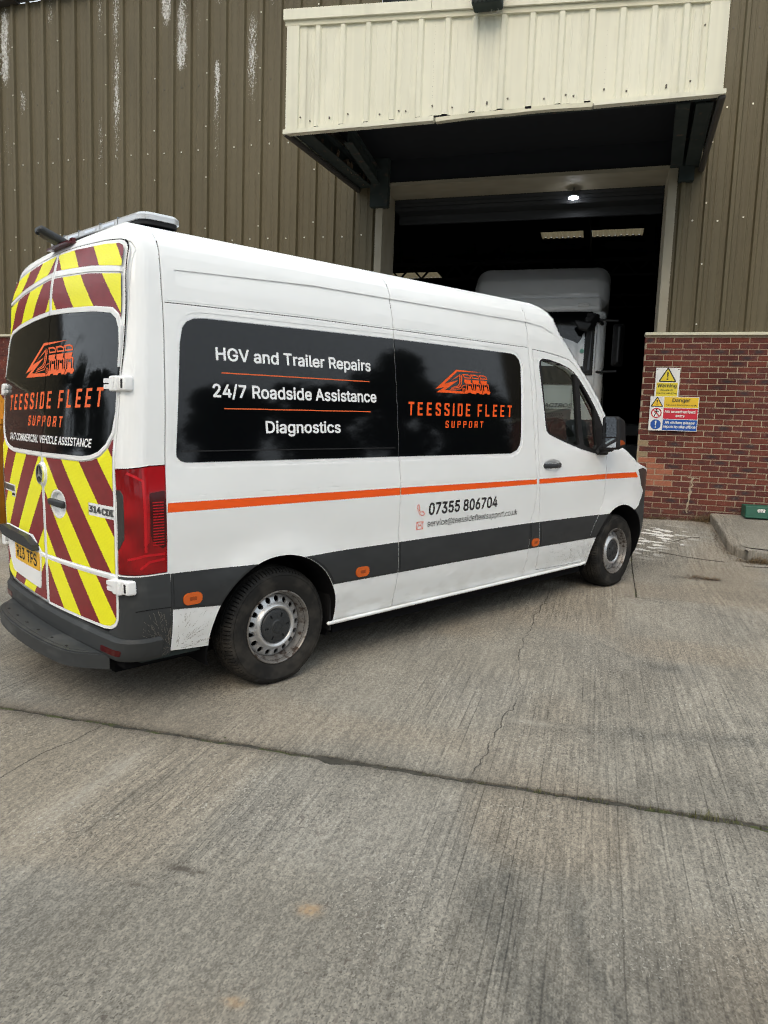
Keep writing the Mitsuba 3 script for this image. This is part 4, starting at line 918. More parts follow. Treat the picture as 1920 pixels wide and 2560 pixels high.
# black side panes with their printed words
for a0, a1, nm, lab in ((-1.0, .9365, 'van__side_window', 'rear black side pane lettered HGV and Trailer Repairs'), (.9435, 2.6, 'van__side_window', 'front black side pane with the orange truck logo')):
    p = pane.intersection(sbox(a0, 1.0, a1, 2.3))
    k = vput(nm, side_ex(pre_side(p), .0012, .02), 'mat_privacy_glass', refine=.09); labels[k] = {'label': lab}
    vput('van__far_side_window', side_ex(pre_side(p), 2 * HW - .02, 2 * HW - .001), 'mat_privacy_glass', refine=.12)
vput('van__side_window__channel', side_ex(pre_side(strip([(-.625, 1.404), (.905, 1.394)], .006)), -.003, .002), 'mat_rubber_black')
def words(t, x0, x1, z, h, bold=True):
    g = text_poly(t, h, bold, x1 - x0, .008); return affinity.translate(g, x0, z)
OFFW = -.0022
def wdecal(key, poly, mt): return decal(key, poly, mt, off=.0006, size=.05)
wdecal('van__side_window__lettering', words('HGV and Trailer Repairs', -.392, .718, 1.882, .064), 'mat_white_vinyl')
wdecal('van__side_window__lettering', words('24/7 Roadside Assistance', -.424, .753, 1.687, .066), 'mat_white_vinyl')
wdecal('van__side_window__lettering', words('Diagnostics', -.102, .444, 1.496, .064), 'mat_white_vinyl')
wdecal('van__side_window__orange_rule', sbox(-.364, 1.8115, .700, 1.8175), 'mat_orange_dull'); wdecal('van__side_window__orange_rule', sbox(-.362, 1.623, .700, 1.629), 'mat_orange_dull')

def glyph(c, w=.62, s=.19):
    b = lambda x0, y0, x1, y1: sbox(x0, y0, x1, y1)
    r = .16
    if c == 'T': g = [b(0, 1 - s * .9, w, 1), b(w / 2 - s / 2, 0, w / 2 + s / 2, 1)]
    elif c == 'E': g = [b(0, 0, s, 1), b(0, 0, w * .92, s * .85), b(0, 1 - s * .85, w * .92, 1), b(0, .5 - s * .42, w * .84, .5 + s * .42)]
    elif c == 'F': g = [b(0, 0, s, 1), b(0, 1 - s * .85, w * .92, 1), b(0, .46 - s * .42, w * .84, .46 + s * .42)]
    elif c == 'L': g = [b(0, 0, s, 1), b(0, 0, w * .9, s * .85)]
    elif c == 'I': g = [b(0, 0, s, 1)]
    elif c == 'S':
        o = b(0, 0, w, 1).buffer(-r).buffer(r).difference(b(s, s * .8, w - s, 1 - s * .8).buffer(-.05).buffer(.05))
        o = o.difference(b(w - s - .01, .55, w + .1, .70)).difference(b(-.1, .30, s + .01, .45))
        d_ = strip([(s * .45, .62), (w - s * .45, .38)], s * 1.05)
        g = [o.difference(b(-.1, .30, s + .01, .5)).difference(b(w - s - .01, .5, w + .1, .70)), d_]
    elif c in 'DOU':
        if c == 'D': o = unary_union([b(0, 0, w, 1).buffer(-r).buffer(r), b(0, 0, .3, 1)])
        elif c == 'O': o = b(0, 0, w, 1).buffer(-r).buffer(r)
        else: o = unary_union([b(0, 0, w, 1).buffer(-r).buffer(r), b(0, .5, w, 1)])
        i = b(s, s * .8, w - s, 1 - s * .8 if c != 'U' else 1.2).buffer(-.06).buffer(.06) if c != 'U' else b(s, s * .85, w - s, 1.3).buffer(-.05).buffer(.05)
        g = [o.difference(i)]
    elif c in 'PR':
        o = unary_union([b(0, .42, w, 1).buffer(-r * .9).buffer(r * .9), b(0, .42, .3, 1), b(0, 0, s, 1)]).difference(b(s, .42 + s * .8, w - s, 1 - s * .8))
        g = [o] + ([unary_union([b(w - s, 0, w, .36), b(s, .36, w - .06, .46)])] if c == 'R' else [])
    else: return None, .36
    return unary_union(g), {'I': s}.get(c, w)
def condensed(t, x0, x1, z, h, gap=.30, shear=.10, flip=False):
    out, x = [], 0.0
    for c in t:
        g, w = glyph(c)
        if g is not None: out.append(affinity.translate(g, x, 0))
        x += w + (gap if g is not None else .14)
    u = unary_union(out); u = affinity.translate(u, -u.bounds[0], 0)
    u = affinity.affine_transform(u, [1, shear, 0, 1, 0, 0])
    u = affinity.scale(u, (x1 - x0) / (u.bounds[2] - u.bounds[0]), h, origin=(0, 0))
    return affinity.translate(u, x0 - u.bounds[0], z)
LG = {'bolt': [(-2, 20), (215, 164), (491, 159), (224, 150), (92, 61), (233, 91), (92, 17), (270, 13), (295, -3), (8, -2), (90, 37)], 'sliver': [(143, 76), (239, 129), (238, 119)],
      'l1': [(244, 134), (254, 133), (247, 65), (223, 47), (159, 33), (160, 37), (219, 52), (237, 67)], 'l2': [(260, 130), (272, 125), (275, 108), (263, 60), (243, 40), (150, 26), (151, 30), (234, 45), (255, 62)],
      'l3': [(144, 22), (251, 33), (269, 53), (294, 61), (306, 58), (306, 54), (293, 56), (275, 49), (256, 29), (141, 18)],
      'roof': [(271, 137), (329, 138), (358, 130), (369, 108), (292, 108), (287, 122)], 'hole': [(290, 130), (329, 130), (352, 124), (358, 115), (299, 115), (294, 125)],
      'front': [(290, 99), (366, 99), (361, 80), (380, 73), (387, 27), (400, 16), (388, 0), (367, -1), (356, 7), (334, 7), (324, -2), (295, -1), (296, 12), (309, 21), (307, 70), (294, 77)],
      's1': [(314, 70), (329, 71), (330, 23), (320, 23)], 's2': [(355, 70), (368, 70), (381, 26), (370, 25)], 's3': [(335, 68), (353, 67), (360, 53), (336, 54)]}
def logo(sx, sz, flip=False):
    P = {k: Polygon(v).buffer(0) for k, v in LG.items()}
    cab = unary_union([P['roof'].difference(P['hole']), P['front'].difference(unary_union([P['s1'], P['s2'], P['s3']]))])
    parts = [P['bolt'], P['sliver'], P['l1'], P['l2'], P['l3']]
    w = Point(285, 20); parts.append(w.buffer(19).difference(w.buffer(14))); parts.append(w.buffer(9).difference(w.buffer(5)))
    for i in (2, 1, 0):
        c = affinity.translate(cab, 87 * i, 0)
        parts = [p.difference(affinity.translate(unary_union([P['roof'], P['front']]), 87 * i, 0).buffer(5)) if i and j > 6 else p for j, p in enumerate(parts)] + [c]
    u = unary_union(parts)
    return affinity.scale(u, sx * .001, sz * .001, origin=(0, 0))
wdecal('van__side_window_001__logo', affinity.translate(logo(1.06, 1.0), 1.315, 1.772), 'mat_orange_vinyl')
wdecal('van__side_window_001__lettering', condensed('TEESSIDE FLEET', 1.042, 2.182, 1.608, .090, gap=.40), 'mat_orange_vinyl')
wdecal('van__side_window_001__lettering', condensed('SUPPORT', 1.402, 1.826, 1.524, .050, gap=.46), 'mat_orange_vinyl')

# orange stripe, contact details
gaps = unary_union([strip(mid_line, .007), strip(front_line, .008), door_poly.exterior.buffer(.005)])
stripe = Polygon([(-.716, 1.144), (.86, 1.131), (2.41, 1.112), (3.57, 1.110), (4.135, 1.103), (4.185, 1.051), (3.57, 1.064), (2.41, 1.074), (.93, 1.083), (-.720, 1.096)]).difference(gaps)
for g in sorted(stripe.geoms, key=lambda g: g.bounds[0]):
    if g.area > 1e-3: decal('van__orange_stripe' if not door_poly.contains(g.centroid) else 'van__driver_door__orange_stripe', g, 'mat_orange_vinyl')
ph = [(1.104, .992), (1.112, 1.001), (1.121, 1.001), (1.132, .978), (1.122, .970), (1.141, .947), (1.150, .951), (1.160, .953), (1.181, .939), (1.176, .928), (1.158, .925), (1.137, .934), (1.117, .957)]
icon = Polygon(ph).buffer(.003).difference(Polygon(ph).buffer(-.0022))
icon = unary_union([icon, sbox(1.106, .829, 1.173, .884).difference(sbox(1.1105, .8335, 1.1685, .8795)), strip([(1.108, .882), (1.1395, .853), (1.171, .882)], .0045), strip([(1.108, .831), (1.131, .858)], .004), strip([(1.171, .831), (1.148, .858)], .004)])
decal('van__contact_icon', icon, 'mat_red_line')
def skew(g, x0, dz): return g
tilt = lambda g: affinity.rotate(g, .3, origin=(1.3, .9))
decal('van__phone_number', affinity.translate(text_poly('07355 806704', .080, True, .768, .015), 1.223, .925), 'mat_ink')
decal('van__email_address', affinity.translate(text_poly('service@teessidefleetsupport.co.uk', .044, False, 1.040, .012), 1.217, .841), 'mat_ink')

# grey side mouldings with amber markers
ctop_x = lambda x: np.interp(x, [-.7, -.2, .4, 2.43, 3.66], [.776, .762, .764, .757, .736]); cbot_x = lambda x: np.interp(x, [-.7, -.4, .4, 2.43, 3.5], [.586, .558, .557, .545, .531])
xs = np.linspace(-.705, 3.66, 60)
band = Polygon([(x, ctop_x(x)) for x in xs] + [(x, cbot_x(x)) for x in xs[::-1]])
wells = unary_union([Point(-.02, .345).buffer(.449, quad_segs=24), Point(3.90, .35).buffer(.455, quad_segs=24)])
band = band.difference(wells).difference(unary_union([strip(mid_line, .008), strip([(2.437, 1), (2.437, .3)], .008), door_poly.exterior.buffer(.0045)]))
for g in sorted(band.geoms, key=lambda g: g.bounds[0]):
    if g.area < 2e-4: continue
    onto = 'van__driver_door__side_moulding' if door_poly.contains(g.representative_point()) else 'van__side_moulding'
    sl = side_ex(pre_side(g), -.004, .02) + side_ex(pre_side(g.buffer(-.012)), -.009, .0)
    vput(onto, sl, 'mat_dark_plastic', refine=.06)
for cx, cz, w in ((-.590, .630, .108), (.609, .609, .110), (2.510, .592, .098)):
    k = vput('van__side_marker', side_ex(pre_side(sbox(cx - w / 2, cz - .033, cx + w / 2, cz + .031).buffer(-.028).buffer(.028)), -.017, .0), 'mat_amber')
    vput(k + '__bulb', side_ex(pre_side(sbox(cx - .020, cz - .010, cx + .020, cz + .010)), -.0185, -.01), 'mat_amber_dark')
vput('van__sill', tm(pipe([(.37, .047, .300), (1.6, .047, .300), (2.4, .048, .298), (3.30, .050, .296), (3.38, .055, .302)], .012, 12)), 'mat_white_paint', bend=False, smooth=50)
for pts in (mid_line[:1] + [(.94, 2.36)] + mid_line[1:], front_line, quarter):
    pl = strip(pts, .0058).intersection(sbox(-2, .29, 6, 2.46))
    decal('van__panel_gap_shade', pl, 'mat_gap', off=-.0085)  # dark strip on the groove floor paints the shade of the panel gap
decal('van__panel_gap_shade', unary_union([strip([(-.662, 2.150), (.2, 2.164), (2.43, 2.160)], .0042)]), 'mat_old_seal', off=-.0050)  # dark line painted in as shade along the gutter groove
decal('van__driver_door__gap_shade', door_poly.exterior.buffer(.0050).difference(win_out.buffer(.03)), 'mat_dark_void', off=-.011)  # dark strip behind the door edge stands in for shade in the gap
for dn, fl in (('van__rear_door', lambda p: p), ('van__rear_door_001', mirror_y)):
    rdecal(dn + '__gap_shade', fl(rdoor.exterior.buffer(.0055)), 'mat_dark_void', off=-.012)  # shade of the rear door gaps, painted as dark strips
# wheel wells and underbody
def well(cx, cz, r):
    w = lathe_y([(r - .003, .0025), (r + .010, .0025), (r + .010, .358), (0, .358), (0, .346), (r - .003, .346)], 64).translate([cx, 0, cz]); return w - bx(-9, 9, -1, 3, -1, .20)
for cx, cz, r in ((-.02, .345, .447), (3.90, .35, .452)):
    w = well(cx, cz, r); vput('van__wheel_arch_liner', w, 'mat_dark_void'); vput('van__wheel_arch_liner', w.mirror([0, 1, 0]).translate([0, 2 * HW, 0]), 'mat_dark_void')
vput('van__underbody', bx(-.85, 4.6, .40, 1.64, .175, .34) + bx(.46, 3.4, .12, 1.92, .205, .30) + bx(-.25, .25, .30, 1.74, .20, .36) + bx(3.5, 4.75, .30, 1.74, .19, .34) + bx(-.90, -.50, .16, 1.86, .27, .38), 'mat_dark_void', bend=False)  # boxes made low and wide to block light beneath the van
vput('van__tow_bracket', bx(-.84, -.50, .10, .16, .305, .342), 'mat_old_steel', bend=False)
decal('van__rear_bumper__parting_line', strip([(-.693, .598), (-.80, .604), (-.90, .606)], .004), 'mat_dark_void', off=.0006)
vput('van__mud_flap', bx(.405, .418, .08, .34, .24, .62), 'mat_rubber_black', bend=False)

# rear doors
glassR = Polygon([(.128, 1.60), (.128, 1.81), (.140, 1.93), (.160, 2.01), (.190, 2.058), (.245, 2.088), (.423, 2.110), (.75, 2.130), (1.016, 2.140), (1.016, 1.364), (.46, 1.367), (.36, 1.377), (.27, 1.400), (.20, 1.44), (.152, 1.50)])
bandL = Polygon([(-.1, .790), (.10, .786), (1.03, .765), (1.03, .735), (.10, .752), (-.1, .756)])
bandU = Polygon([(-.1, 2.300), (.15, 2.309), (.5, 2.354), (1.03, 2.392), (1.03, 2.348), (.5, 2.313), (.15, 2.271), (-.1, 2.26)])
seam_trim = sbox(1.006, 0, 1.05, 3)
emb = Point(HW, 1.236).buffer(.078)
bowlR = affinity.scale(Point(.795, 1.082).buffer(1, quad_segs=12), .108, .074)
badgeR = sbox(.10, 1.062, .400, 1.128); badgeL = sbox(1.60, 1.072, 1.93, 1.125).union(sbox(1.60, 1.045, 1.70, 1.08))
plateL = Polygon([(1.105, .77), (1.135, .545), (1.16, .535), (1.74, .55), (1.80, .60), (1.93, .775), (1.92, .835), (1.80, .845), (1.25, .842)])
strip_gap = unary_union([sbox(.0, 1.62, .25, 1.66)])
for side_, nm, lab in ((0, 'van__rear_door', 'right rear door with chevrons, handle and half of the black window'), (1, 'van__rear_door', 'left rear door with chevrons and the yellow number plate')):
    fl = (lambda p: p) if not side_ else mirror_y
    dm = solid ^ rear_ex(fl(rdoor_s.buffer(-.0025)), -1.3, -.93)
    cut = [rear_ex(pre_rear(fl(glassR.buffer(.004))), -1.3, -.995)]
    if not side_: cut.append(rear_ex(pre_rear(bowlR.buffer(-.004)), -1.3, -.975))
    crease = [rear_ex(pre_rear(fl(b.intersection(rdoor.buffer(-.012)).buffer(-.010).buffer(.0))), -1.006, -.99) for b in (bandL, bandU)]
    dm = dm - Manifold.batch_boolean(cut, m3.OpType.Add)
    k = vput(nm, dm + Manifold.batch_boolean(crease, m3.OpType.Add), 'mat_white_paint', refine=.06); labels[k] = {'label': lab}
    rim = glassR.buffer(.024, join_style=1).difference(glassR.buffer(.002)).intersection(rdoor.buffer(-.006)); 
    vput(k + '__window_rim', rear_ex(pre_rear(fl(rim)), -1.007, -.995), 'mat_white_plain', refine=.05)
    vput(k + '__window', rear_ex(pre_rear(fl(glassR)), -1.0035, -.99), 'mat_privacy_glass', refine=.06)
    film = rdoor.buffer(-.020).difference(glassR.buffer(.030)).difference(bandL).difference(bandU).difference(seam_trim).difference(emb).difference(sbox(-.1, 1.61, .22, 1.66))
    film = film.difference(bowlR.buffer(.008)).difference(badgeR) if not side_ else film
    film = fl(film)
    if side_: film = film.difference(plateL.buffer(.006)).difference(badgeL)
    for g in sorted(getattr(film, 'geoms', [film]), key=lambda g: -g.area):
        if g.area > 8e-4: rdecal(k + '__chevron_film', g.buffer(-.004).buffer(.004), 'mat_chevron_film', uv=True)
# handle, badges, star
vput('van__rear_door__handle', Manifold.batch_hull([Manifold.sphere(.014, 14).translate([x, y, z]) for x, y, z in ((-1.012, .88, 1.095), (-1.012, .88, 1.085), (-1.018, .80, 1.095), (-1.018, .80, 1.083), (-1.010, .70, 1.092), (-1.010, .70, 1.078))]), 'mat_dark_plastic', refine=.03)
def rtext(t, y0, y1, z, h, bold=True):   # y0: its left end (larger y)
    g = text_poly(t, h, bold, y0 - y1, 0 if bold else .03); return affinity.translate(affinity.scale(g, -1, 1, origin=(0, 0)), y0, z)
vput('van__rear_door__badge', rear_ex(pre_rear(rtext('314', .385, .262, 1.081, .033)), -1.006, -.995) + rear_ex(pre_rear(rtext('CDI', .248, .135, 1.078, .033)), -1.006, -.995), 'mat_chrome_dark', refine=.05)
vput('van__rear_door_001__badge', rear_ex(pre_rear(rtext('SPRINTER', 1.922, 1.622, 1.083, .033)), -1.006, -.995), 'mat_chrome_dark', refine=.05)
rdecal('van__rear_door_001__small_badge', sbox(1.618, 1.052, 1.69, 1.068), 'mat_ink')
def ring(y, z, r0, r1, d0, d1): return rear_ex(pre_rear(Point(y, z).buffer(r1, quad_segs=16).difference(Point(y, z).buffer(r0, quad_segs=16))), d0, d1)
vput('van__star_emblem', rear_ex(pre_rear(Point(HW, 1.236).buffer(.066, quad_segs=16)), -1.010, -.99), 'mat_white_paint', refine=.03)
vput('van__star_emblem__disc', rear_ex(pre_rear(Point(HW, 1.236).buffer(.056, quad_segs=16)), -1.014, -.99), 'mat_rubber_black', refine=.03)
star = unary_union([Polygon([(HW + math.cos(a) * .052, 1.236 + math.sin(a) * .052), (HW + math.cos(a + .9) * .009, 1.236 + math.sin(a + .9) * .009), (HW + math.cos(a - .9) * .009, 1.236 + math.sin(a - .9) * .009)]) for a in (H2, H2 + 2 * np.pi / 3, H2 - 2 * np.pi / 3)])
vput('van__star_emblem__star', rear_ex(pre_rear(star.buffer(.001)), -1.021, -1.012) + ring(HW, 1.236, .050, .058, -1.021, -1.0), 'mat_chrome', refine=.03)
# words on the rear glass (they run over both doors)
def on_glass(key, g, mt):
    for dn, half_ in (('van__rear_door', sbox(-1, 0, 1.0165, 4)), ('van__rear_door_001', sbox(1.0235, 0, 4, 4))):
        p = g.intersection(half_)
        if not p.is_empty: rdecal(dn + '__' + key, p, mt, off=.0052, size=.05)
flipy = lambda g, y0: affinity.translate(affinity.scale(g, -1, 1, origin=(0, 0)), y0, 0)
on_glass('logo', affinity.translate(flipy(logo(1.37, 1.16), 1.391), 0, 1.800), 'mat_orange_dull')
on_glass('lettering', affinity.rotate(flipy(condensed('TEESSIDE FLEET', 0, 1.484, 1.612, .098, gap=.40, shear=.16), 1.737), -.9, origin=(1.0, 1.66)), 'mat_orange_dull')
on_glass('lettering', flipy(condensed('SUPPORT', 0, .574, 1.511, .060, gap=.46, shear=.16), 1.299), 'mat_orange_dull')
on_glass('lettering', rtext('24/7 COMMERCIAL VEHICLE ASSISTANCE', 1.690, .352, 1.416, .042, False), 'mat_white_vinyl')
# number plate
rec = plateL
vput('van__rear_door_001__plate_panel', rear_ex(pre_rear(rec), -1.004, -.99), 'mat_white_plain', refine=.06)
vput('van__rear_door_001__plate_light_bar', rear_ex(pre_rear(Polygon([(1.13, .765), (1.15, .80), (1.30, .838), (1.80, .842), (1.92, .835), (1.925, .80), (1.86, .775), (1.30, .772)]).buffer(-.006).buffer(.006)), -1.045, -.99), 'mat_dark_plastic', refine=.05)
vput('van__rear_door_001__number_plate', rear_ex(pre_rear(sbox(1.130, .640, 1.652, .752).buffer(-.01).buffer(.01)), -1.0085, -.99), 'mat_plate_yellow', refine=.08)
rdecal('van__rear_door_001__number_plate_characters', unary_union([rtext('R13', 1.612, 1.425, .662, .074), rtext('TFS', 1.375, 1.175, .662, .074)]), 'mat_ink', off=.0096)
# hinges
def hinge(nm, zc, left, y0):
    a = rear_ex(sbox(y0 + .085, zc - .026, y0 + .150, zc - .003).buffer(-.006).buffer(.006), -1.024, -.99) + rear_ex(sbox(y0 + .085, zc + .003, y0 + .150, zc + .026).buffer(-.006).buffer(.006), -1.026, -.99)
    b = rounded(-1.026, -.985, y0 + .03, y0 + .098, zc - .038, zc + .038, .008, 8) + rounded(-1.006, -.955, y0 - .018, y0 + .045, zc - .036, zc + .036, .010, 8) - bx(-1.2, -1.010, y0 + .045, y0 + .050, zc - .05, zc + .05)
    c = bx(-1.0085, -.99, y0 - .004, y0 + .012, zc - .022, zc + .022)
    if left: a, b, c = (q.mirror([0, 1, 0]).translate([0, 2 * HW, 0]) for q in (a, b, c))
    k = vput(nm, a + b, 'mat_white_plain', refine=.05); vput(k + '__slot', c, 'mat_rubber_black', refine=.05); return k
for zc in (1.737, .726):
    for lf in (False, True): hinge('van__hinge', zc, lf, .030 if zc > 1 else .025)
# tail lights
for sd in (0, 1):
    fl = (lambda q: q) if not sd else (lambda q: q.mirror([0, 1, 0]).translate([0, 2 * HW, 0]))
    core_l = solid ^ side_ex(light_poly.buffer(-.002), -.2, .100)
    k = vput('van__tail_light', fl(core_l), 'mat_lamp_red', refine=.04)
    labels[k] = {'label': 'tall red tail light at the right rear corner' if not sd else 'tail light on the far left rear corner'}
    shell = lambda poly, y0, y1: (fl((solid ^ side_ex(pre_side(poly), y0, y1)).translate([0, -.0025, 0])))
    vput(k + '__ribbed_lens', Manifold.batch_boolean([shell(sbox(-.800, z, -.738, z + .009).buffer(-.002), -.2, .03) for z in np.arange(.93, 1.16, .0145)], m3.OpType.Add), 'mat_lamp_red_bright', refine=.05)
    vput(k + '__dark_panel', shell(rounded_poly([(-.812, 1.20), (-.728, 1.21), (-.728, .92), (-.75, .915), (-.80, .955), (-.812, .99)], .01), -.2, .018).translate([0, .0018 if not sd else -.0018, 0]), 'mat_lamp_red_deep', refine=.05)
    vput(k + '__clear_lens', fl((solid ^ rear_ex(Polygon([(.100, 1.215), (.075, 1.215), (.062, 1.19), (.062, .97), (.085, .925), (.100, .91)]), -1.3, -.8)).translate([-.003, 0, 0])), 'mat_lamp_smoke', refine=.04)
    vput(k + '__bright_column', shell(Polygon([(-.842, 1.325), (-.730, 1.328), (-.730, 1.215), (-.815, 1.205), (-.818, .95), (-.845, .93)]).buffer(-.004).buffer(.004), -.2, .06).translate([0, .0015 if not sd else -.0015, 0]), 'mat_lamp_red_mid', refine=.05)
    vput(k + '__crease', Manifold.batch_boolean([shell(strip(pp, .012), -.2, .05) for pp in ([(-.93, .86), (-.84, .885), (-.735, .885)], [(-.86, .815), (-.82, .85), (-.735, .858)], [(-.90, 1.30), (-.84, 1.26), (-.835, .9)])], m3.OpType.Add), 'mat_lamp_red_bright', refine=.05)
# bumper ledge, step, reflectors
ledge = plan.buffer(.020).intersection(sbox(-1.2, -.1, -.80, 3))
lower = plan.buffer(.004).intersection(sbox(-1.2, -.1, -.70, 3))
vput('van__rear_bumper__ledge', Manifold.batch_hull([up_ex(ledge, .352, .432), up_ex(ledge.buffer(-.014), .432, .452), up_ex(plan.buffer(.004).intersection(sbox(-1.2, -.1, -.78, 3)), .326, .34)]), 'mat_bumper_plastic')
for y0 in (.055, 1.80):
    vput('van__rear_bumper__reflector', up_ex(ledge.buffer(.003), .354, .394) ^ rear_ex(sbox(y0, .358, y0 + .185, .390).buffer(-.008).buffer(.008), -1.3, -.8), 'mat_lamp_red_deep')
stp = Polygon(curve([(-.95, .23), (-1.01, .30), (-1.075, .39), (-1.115, .52), (-1.140, .75), (-1.148, HW), (-1.140, 1.29), (-1.115, 1.52), (-1.075, 1.65), (-1.01, 1.74), (-.95, 1.81)], 5).tolist())
tread = stp.buffer(-.010)
vput('van__rear_step', up_ex(stp, .262, .338) + up_ex(tread, .338, .345), 'mat_bumper_plastic', bend=False, smooth=30)
labels['van__rear_step'] = {'label': 'dark grey rear step below the doors'}
vput('van__rear_step__moulded_line', up_ex(stp.buffer(-.030).difference(stp.buffer(-.034)) - Polygon([(-1.02, 0), (-.8, 0), (-.8, 3), (-1.02, 3)]), .345, .3465), 'mat_dark_plastic', bend=False)
vput('van__rear_step__slot', Manifold.batch_boolean([bx(-1.09 + .02 * abs(i - 2.5) ** 1.2 * .3, -1.078 + .02 * abs(i - 2.5) ** 1.2 * .3, .50 + .2 * i, .52 + .2 * i, .344, .3475) for i in range(6)], m3.OpType.Add), 'mat_rubber_black', bend=False); labels['van__rear_step__slot'] = {'kind': 'stuff'}
# roof beacon bar and reversing camera
def on_roof(m): 
    m.vertices[:, 2] += (m.vertices[:, 1] - .38) * .045 - .038; return m
barp = Polygon([(-.66, .33), (-.42, .33), (-.42, 1.71), (-.66, 1.71)]).buffer(-.07).buffer(.07, quad_segs=8)
basep = barp.buffer(-.012)
cham = Manifold.batch_hull([up_ex(barp, 2.644, 2.668), up_ex(barp.buffer(-.014), 2.668, 2.682)])
vput('van__beacon_bar', on_roof(tm(up_ex(basep, 2.622, 2.644))), 'mat_rubber_black', bend=False, smooth=30); labels['van__beacon_bar'] = {'label': 'low clear beacon bar across the rear of the roof'}
vput('van__beacon_bar__lens', on_roof(tm(cham)), 'mat_beacon_lens', bend=False, smooth=30)
for y in (.62, .86, 1.18, 1.42): vput('van__beacon_bar__lens_joint', on_roof(tbox(-.662, -.418, y, y + .004, 2.645, 2.6835)), 'mat_chrome_dark', bend=False)
for i in range(4): vput('van__beacon_bar__led_module', on_roof(tbox(-.6635, -.65, .66 + .26 * i, .82 + .26 * i, 2.650, 2.664)), 'mat_chrome', bend=False)
for y0, z1 in ((.40, 2.625), (1.54, 2.66)): vput('van__beacon_bar__foot', on_roof(tbox(-.60, -.48, y0, y0 + .10, 2.56, z1)), 'mat_rubber_black', bend=False)
camb = Manifold.batch_hull([Manifold.sphere(.018, 12).translate([x, y, z]) for x in (-.80, -.83) for y in (.985, 1.055) for z in (2.552,)] + [Manifold.sphere(.020, 12).translate([-.935, y, z]) for y in (.99, 1.05) for z in (2.605, 2.60)])
vput('van__reversing_camera', camb, 'mat_dark_plastic', bend=False, smooth=40)
vput('van__reversing_camera__lens', man(trimesh.creation.icosphere(2, .015)).translate([-.945, 1.02, 2.590]), 'mat_privacy_glass', bend=False, smooth=True)
vput('van__reversing_camera__mount', bx(-.85, -.78, .86, 1.18, 2.528, 2.540) + bx(-.82, -.80, .86, .90, 2.53, 2.56) + bx(-.82, -.80, 1.14, 1.18, 2.53, 2.56), 'mat_lamp_red_deep', bend=False)
# door mirrors
def mirror_head(s):
    def q(y): return y if s > 0 else 2 * HW - y
    fl = (lambda m: m) if s > 0 else (lambda m: m.mirror([0, 1, 0]).translate([0, 2 * HW, 0]))
    sp_ = lambda r, x, y, z: Manifold.sphere(r, 16).translate([x, y, z])
    head_ = Manifold.batch_hull([sp_(.030, 3.375, -.088, 1.602), sp_(.030, 3.375, -.195, 1.600), sp_(.030, 3.375, -.092, 1.368), sp_(.030, 3.375, -.212, 1.372), sp_(.030, 3.45, -.10, 1.585), sp_(.030, 3.455, -.19, 1.575), sp_(.030, 3.46, -.10, 1.38), sp_(.030, 3.46, -.205, 1.39)])
    arm = Manifold.batch_hull([sp_(.028, 3.42, -.10, 1.345), sp_(.028, 3.46, -.10, 1.345), sp_(.026, 3.45, .02, 1.325), sp_(.026, 3.50, .02, 1.325)]) + Manifold.batch_hull([sp_(.018, 3.40, -.01, 1.305), sp_(.018, 3.54, -.01, 1.300), sp_(.018, 3.54, .03, 1.40), sp_(.018, 3.40, .03, 1.33)])
    k = vput('van__door_mirror', fl(head_), 'mat_rubber_black', bend=False, smooth=40)
    labels[k] = {'label': 'black door mirror on the driver side' if s > 0 else 'black door mirror on the far side'}
    vput(k + '__arm', fl(arm), 'mat_rubber_black', bend=False, smooth=40)
    g1 = rear_ex(Polygon([(-.080, 1.452), (-.082, 1.610), (-.100, 1.622), (-.185, 1.620), (-.205, 1.600), (-.212, 1.452)]).buffer(-.008).buffer(.008), 3.3405, 3.344); g2 = rear_ex(Polygon([(-.080, 1.360), (-.080, 1.440), (-.213, 1.440), (-.213, 1.362)]).buffer(-.008).buffer(.008), 3.3405, 3.344)
    vput(k + '__glass', fl(g1), 'mat_mirror_glass', bend=False, smooth=False); vput(k + '__wide_angle_glass', fl(g2), 'mat_mirror_glass', bend=False, smooth=False)
    vput(k + '__indicator', fl(Manifold.batch_hull([sp_(.012, 3.375, -.231, 1.385), sp_(.012, 3.375, -.229, 1.42), sp_(.012, 3.45, -.225, 1.392), sp_(.012, 3.44, -.222, 1.415)])), 'mat_amber_dark', bend=False, smooth=40)
mirror_head(1); mirror_head(-1)
# wheels
TW_, TX = .05, .285
tp = [(.205, .078), (.214, .064), (.25, .053), (.285, .050), (.315, .054), (.338, .066), (.349, .084), (.3545, .105), (.356, .13), (.3565, .167), (.356, .205), (.3545, .23), (.349, .251), (.338, .269), (.315, .281), (.285, .285), (.25, .282), (.214, .271), (.205, .257)]
ty = lathe_y(tp, 120)
for yy in (.122, .167, .212): ty = ty - lathe_y([(.346, yy - .0045), (.37, yy - .0045), (.37, yy + .0045), (.346, yy + .0045)], 96)
ty = ty - lathe_y([(.311, .04), (.3135, .04), (.3135, .0575), (.311, .0575)], 96)
cutm = []
for i in range(88):
    a = 2 * np.pi * i / 88
    b = bx(-.003, .003, .040, .108, .328, .37).rotate([0, math.degrees(a), 0]); cutm.append(b)
    cutm.append(bx(-.002, .002, .127, .162, .350, .37).rotate([0, 0, 0]).rotate([0, math.degrees(a + .02), 0])); cutm.append(bx(-.002, .002, .172, .207, .350, .37).rotate([0, math.degrees(a + .045), 0])); cutm.append(bx(-.0022, .0022, .226, .3, .335, .37).rotate([0, math.degrees(a + .03), 0]))
ty = ty - Manifold.batch_boolean(cutm, m3.OpType.Add)
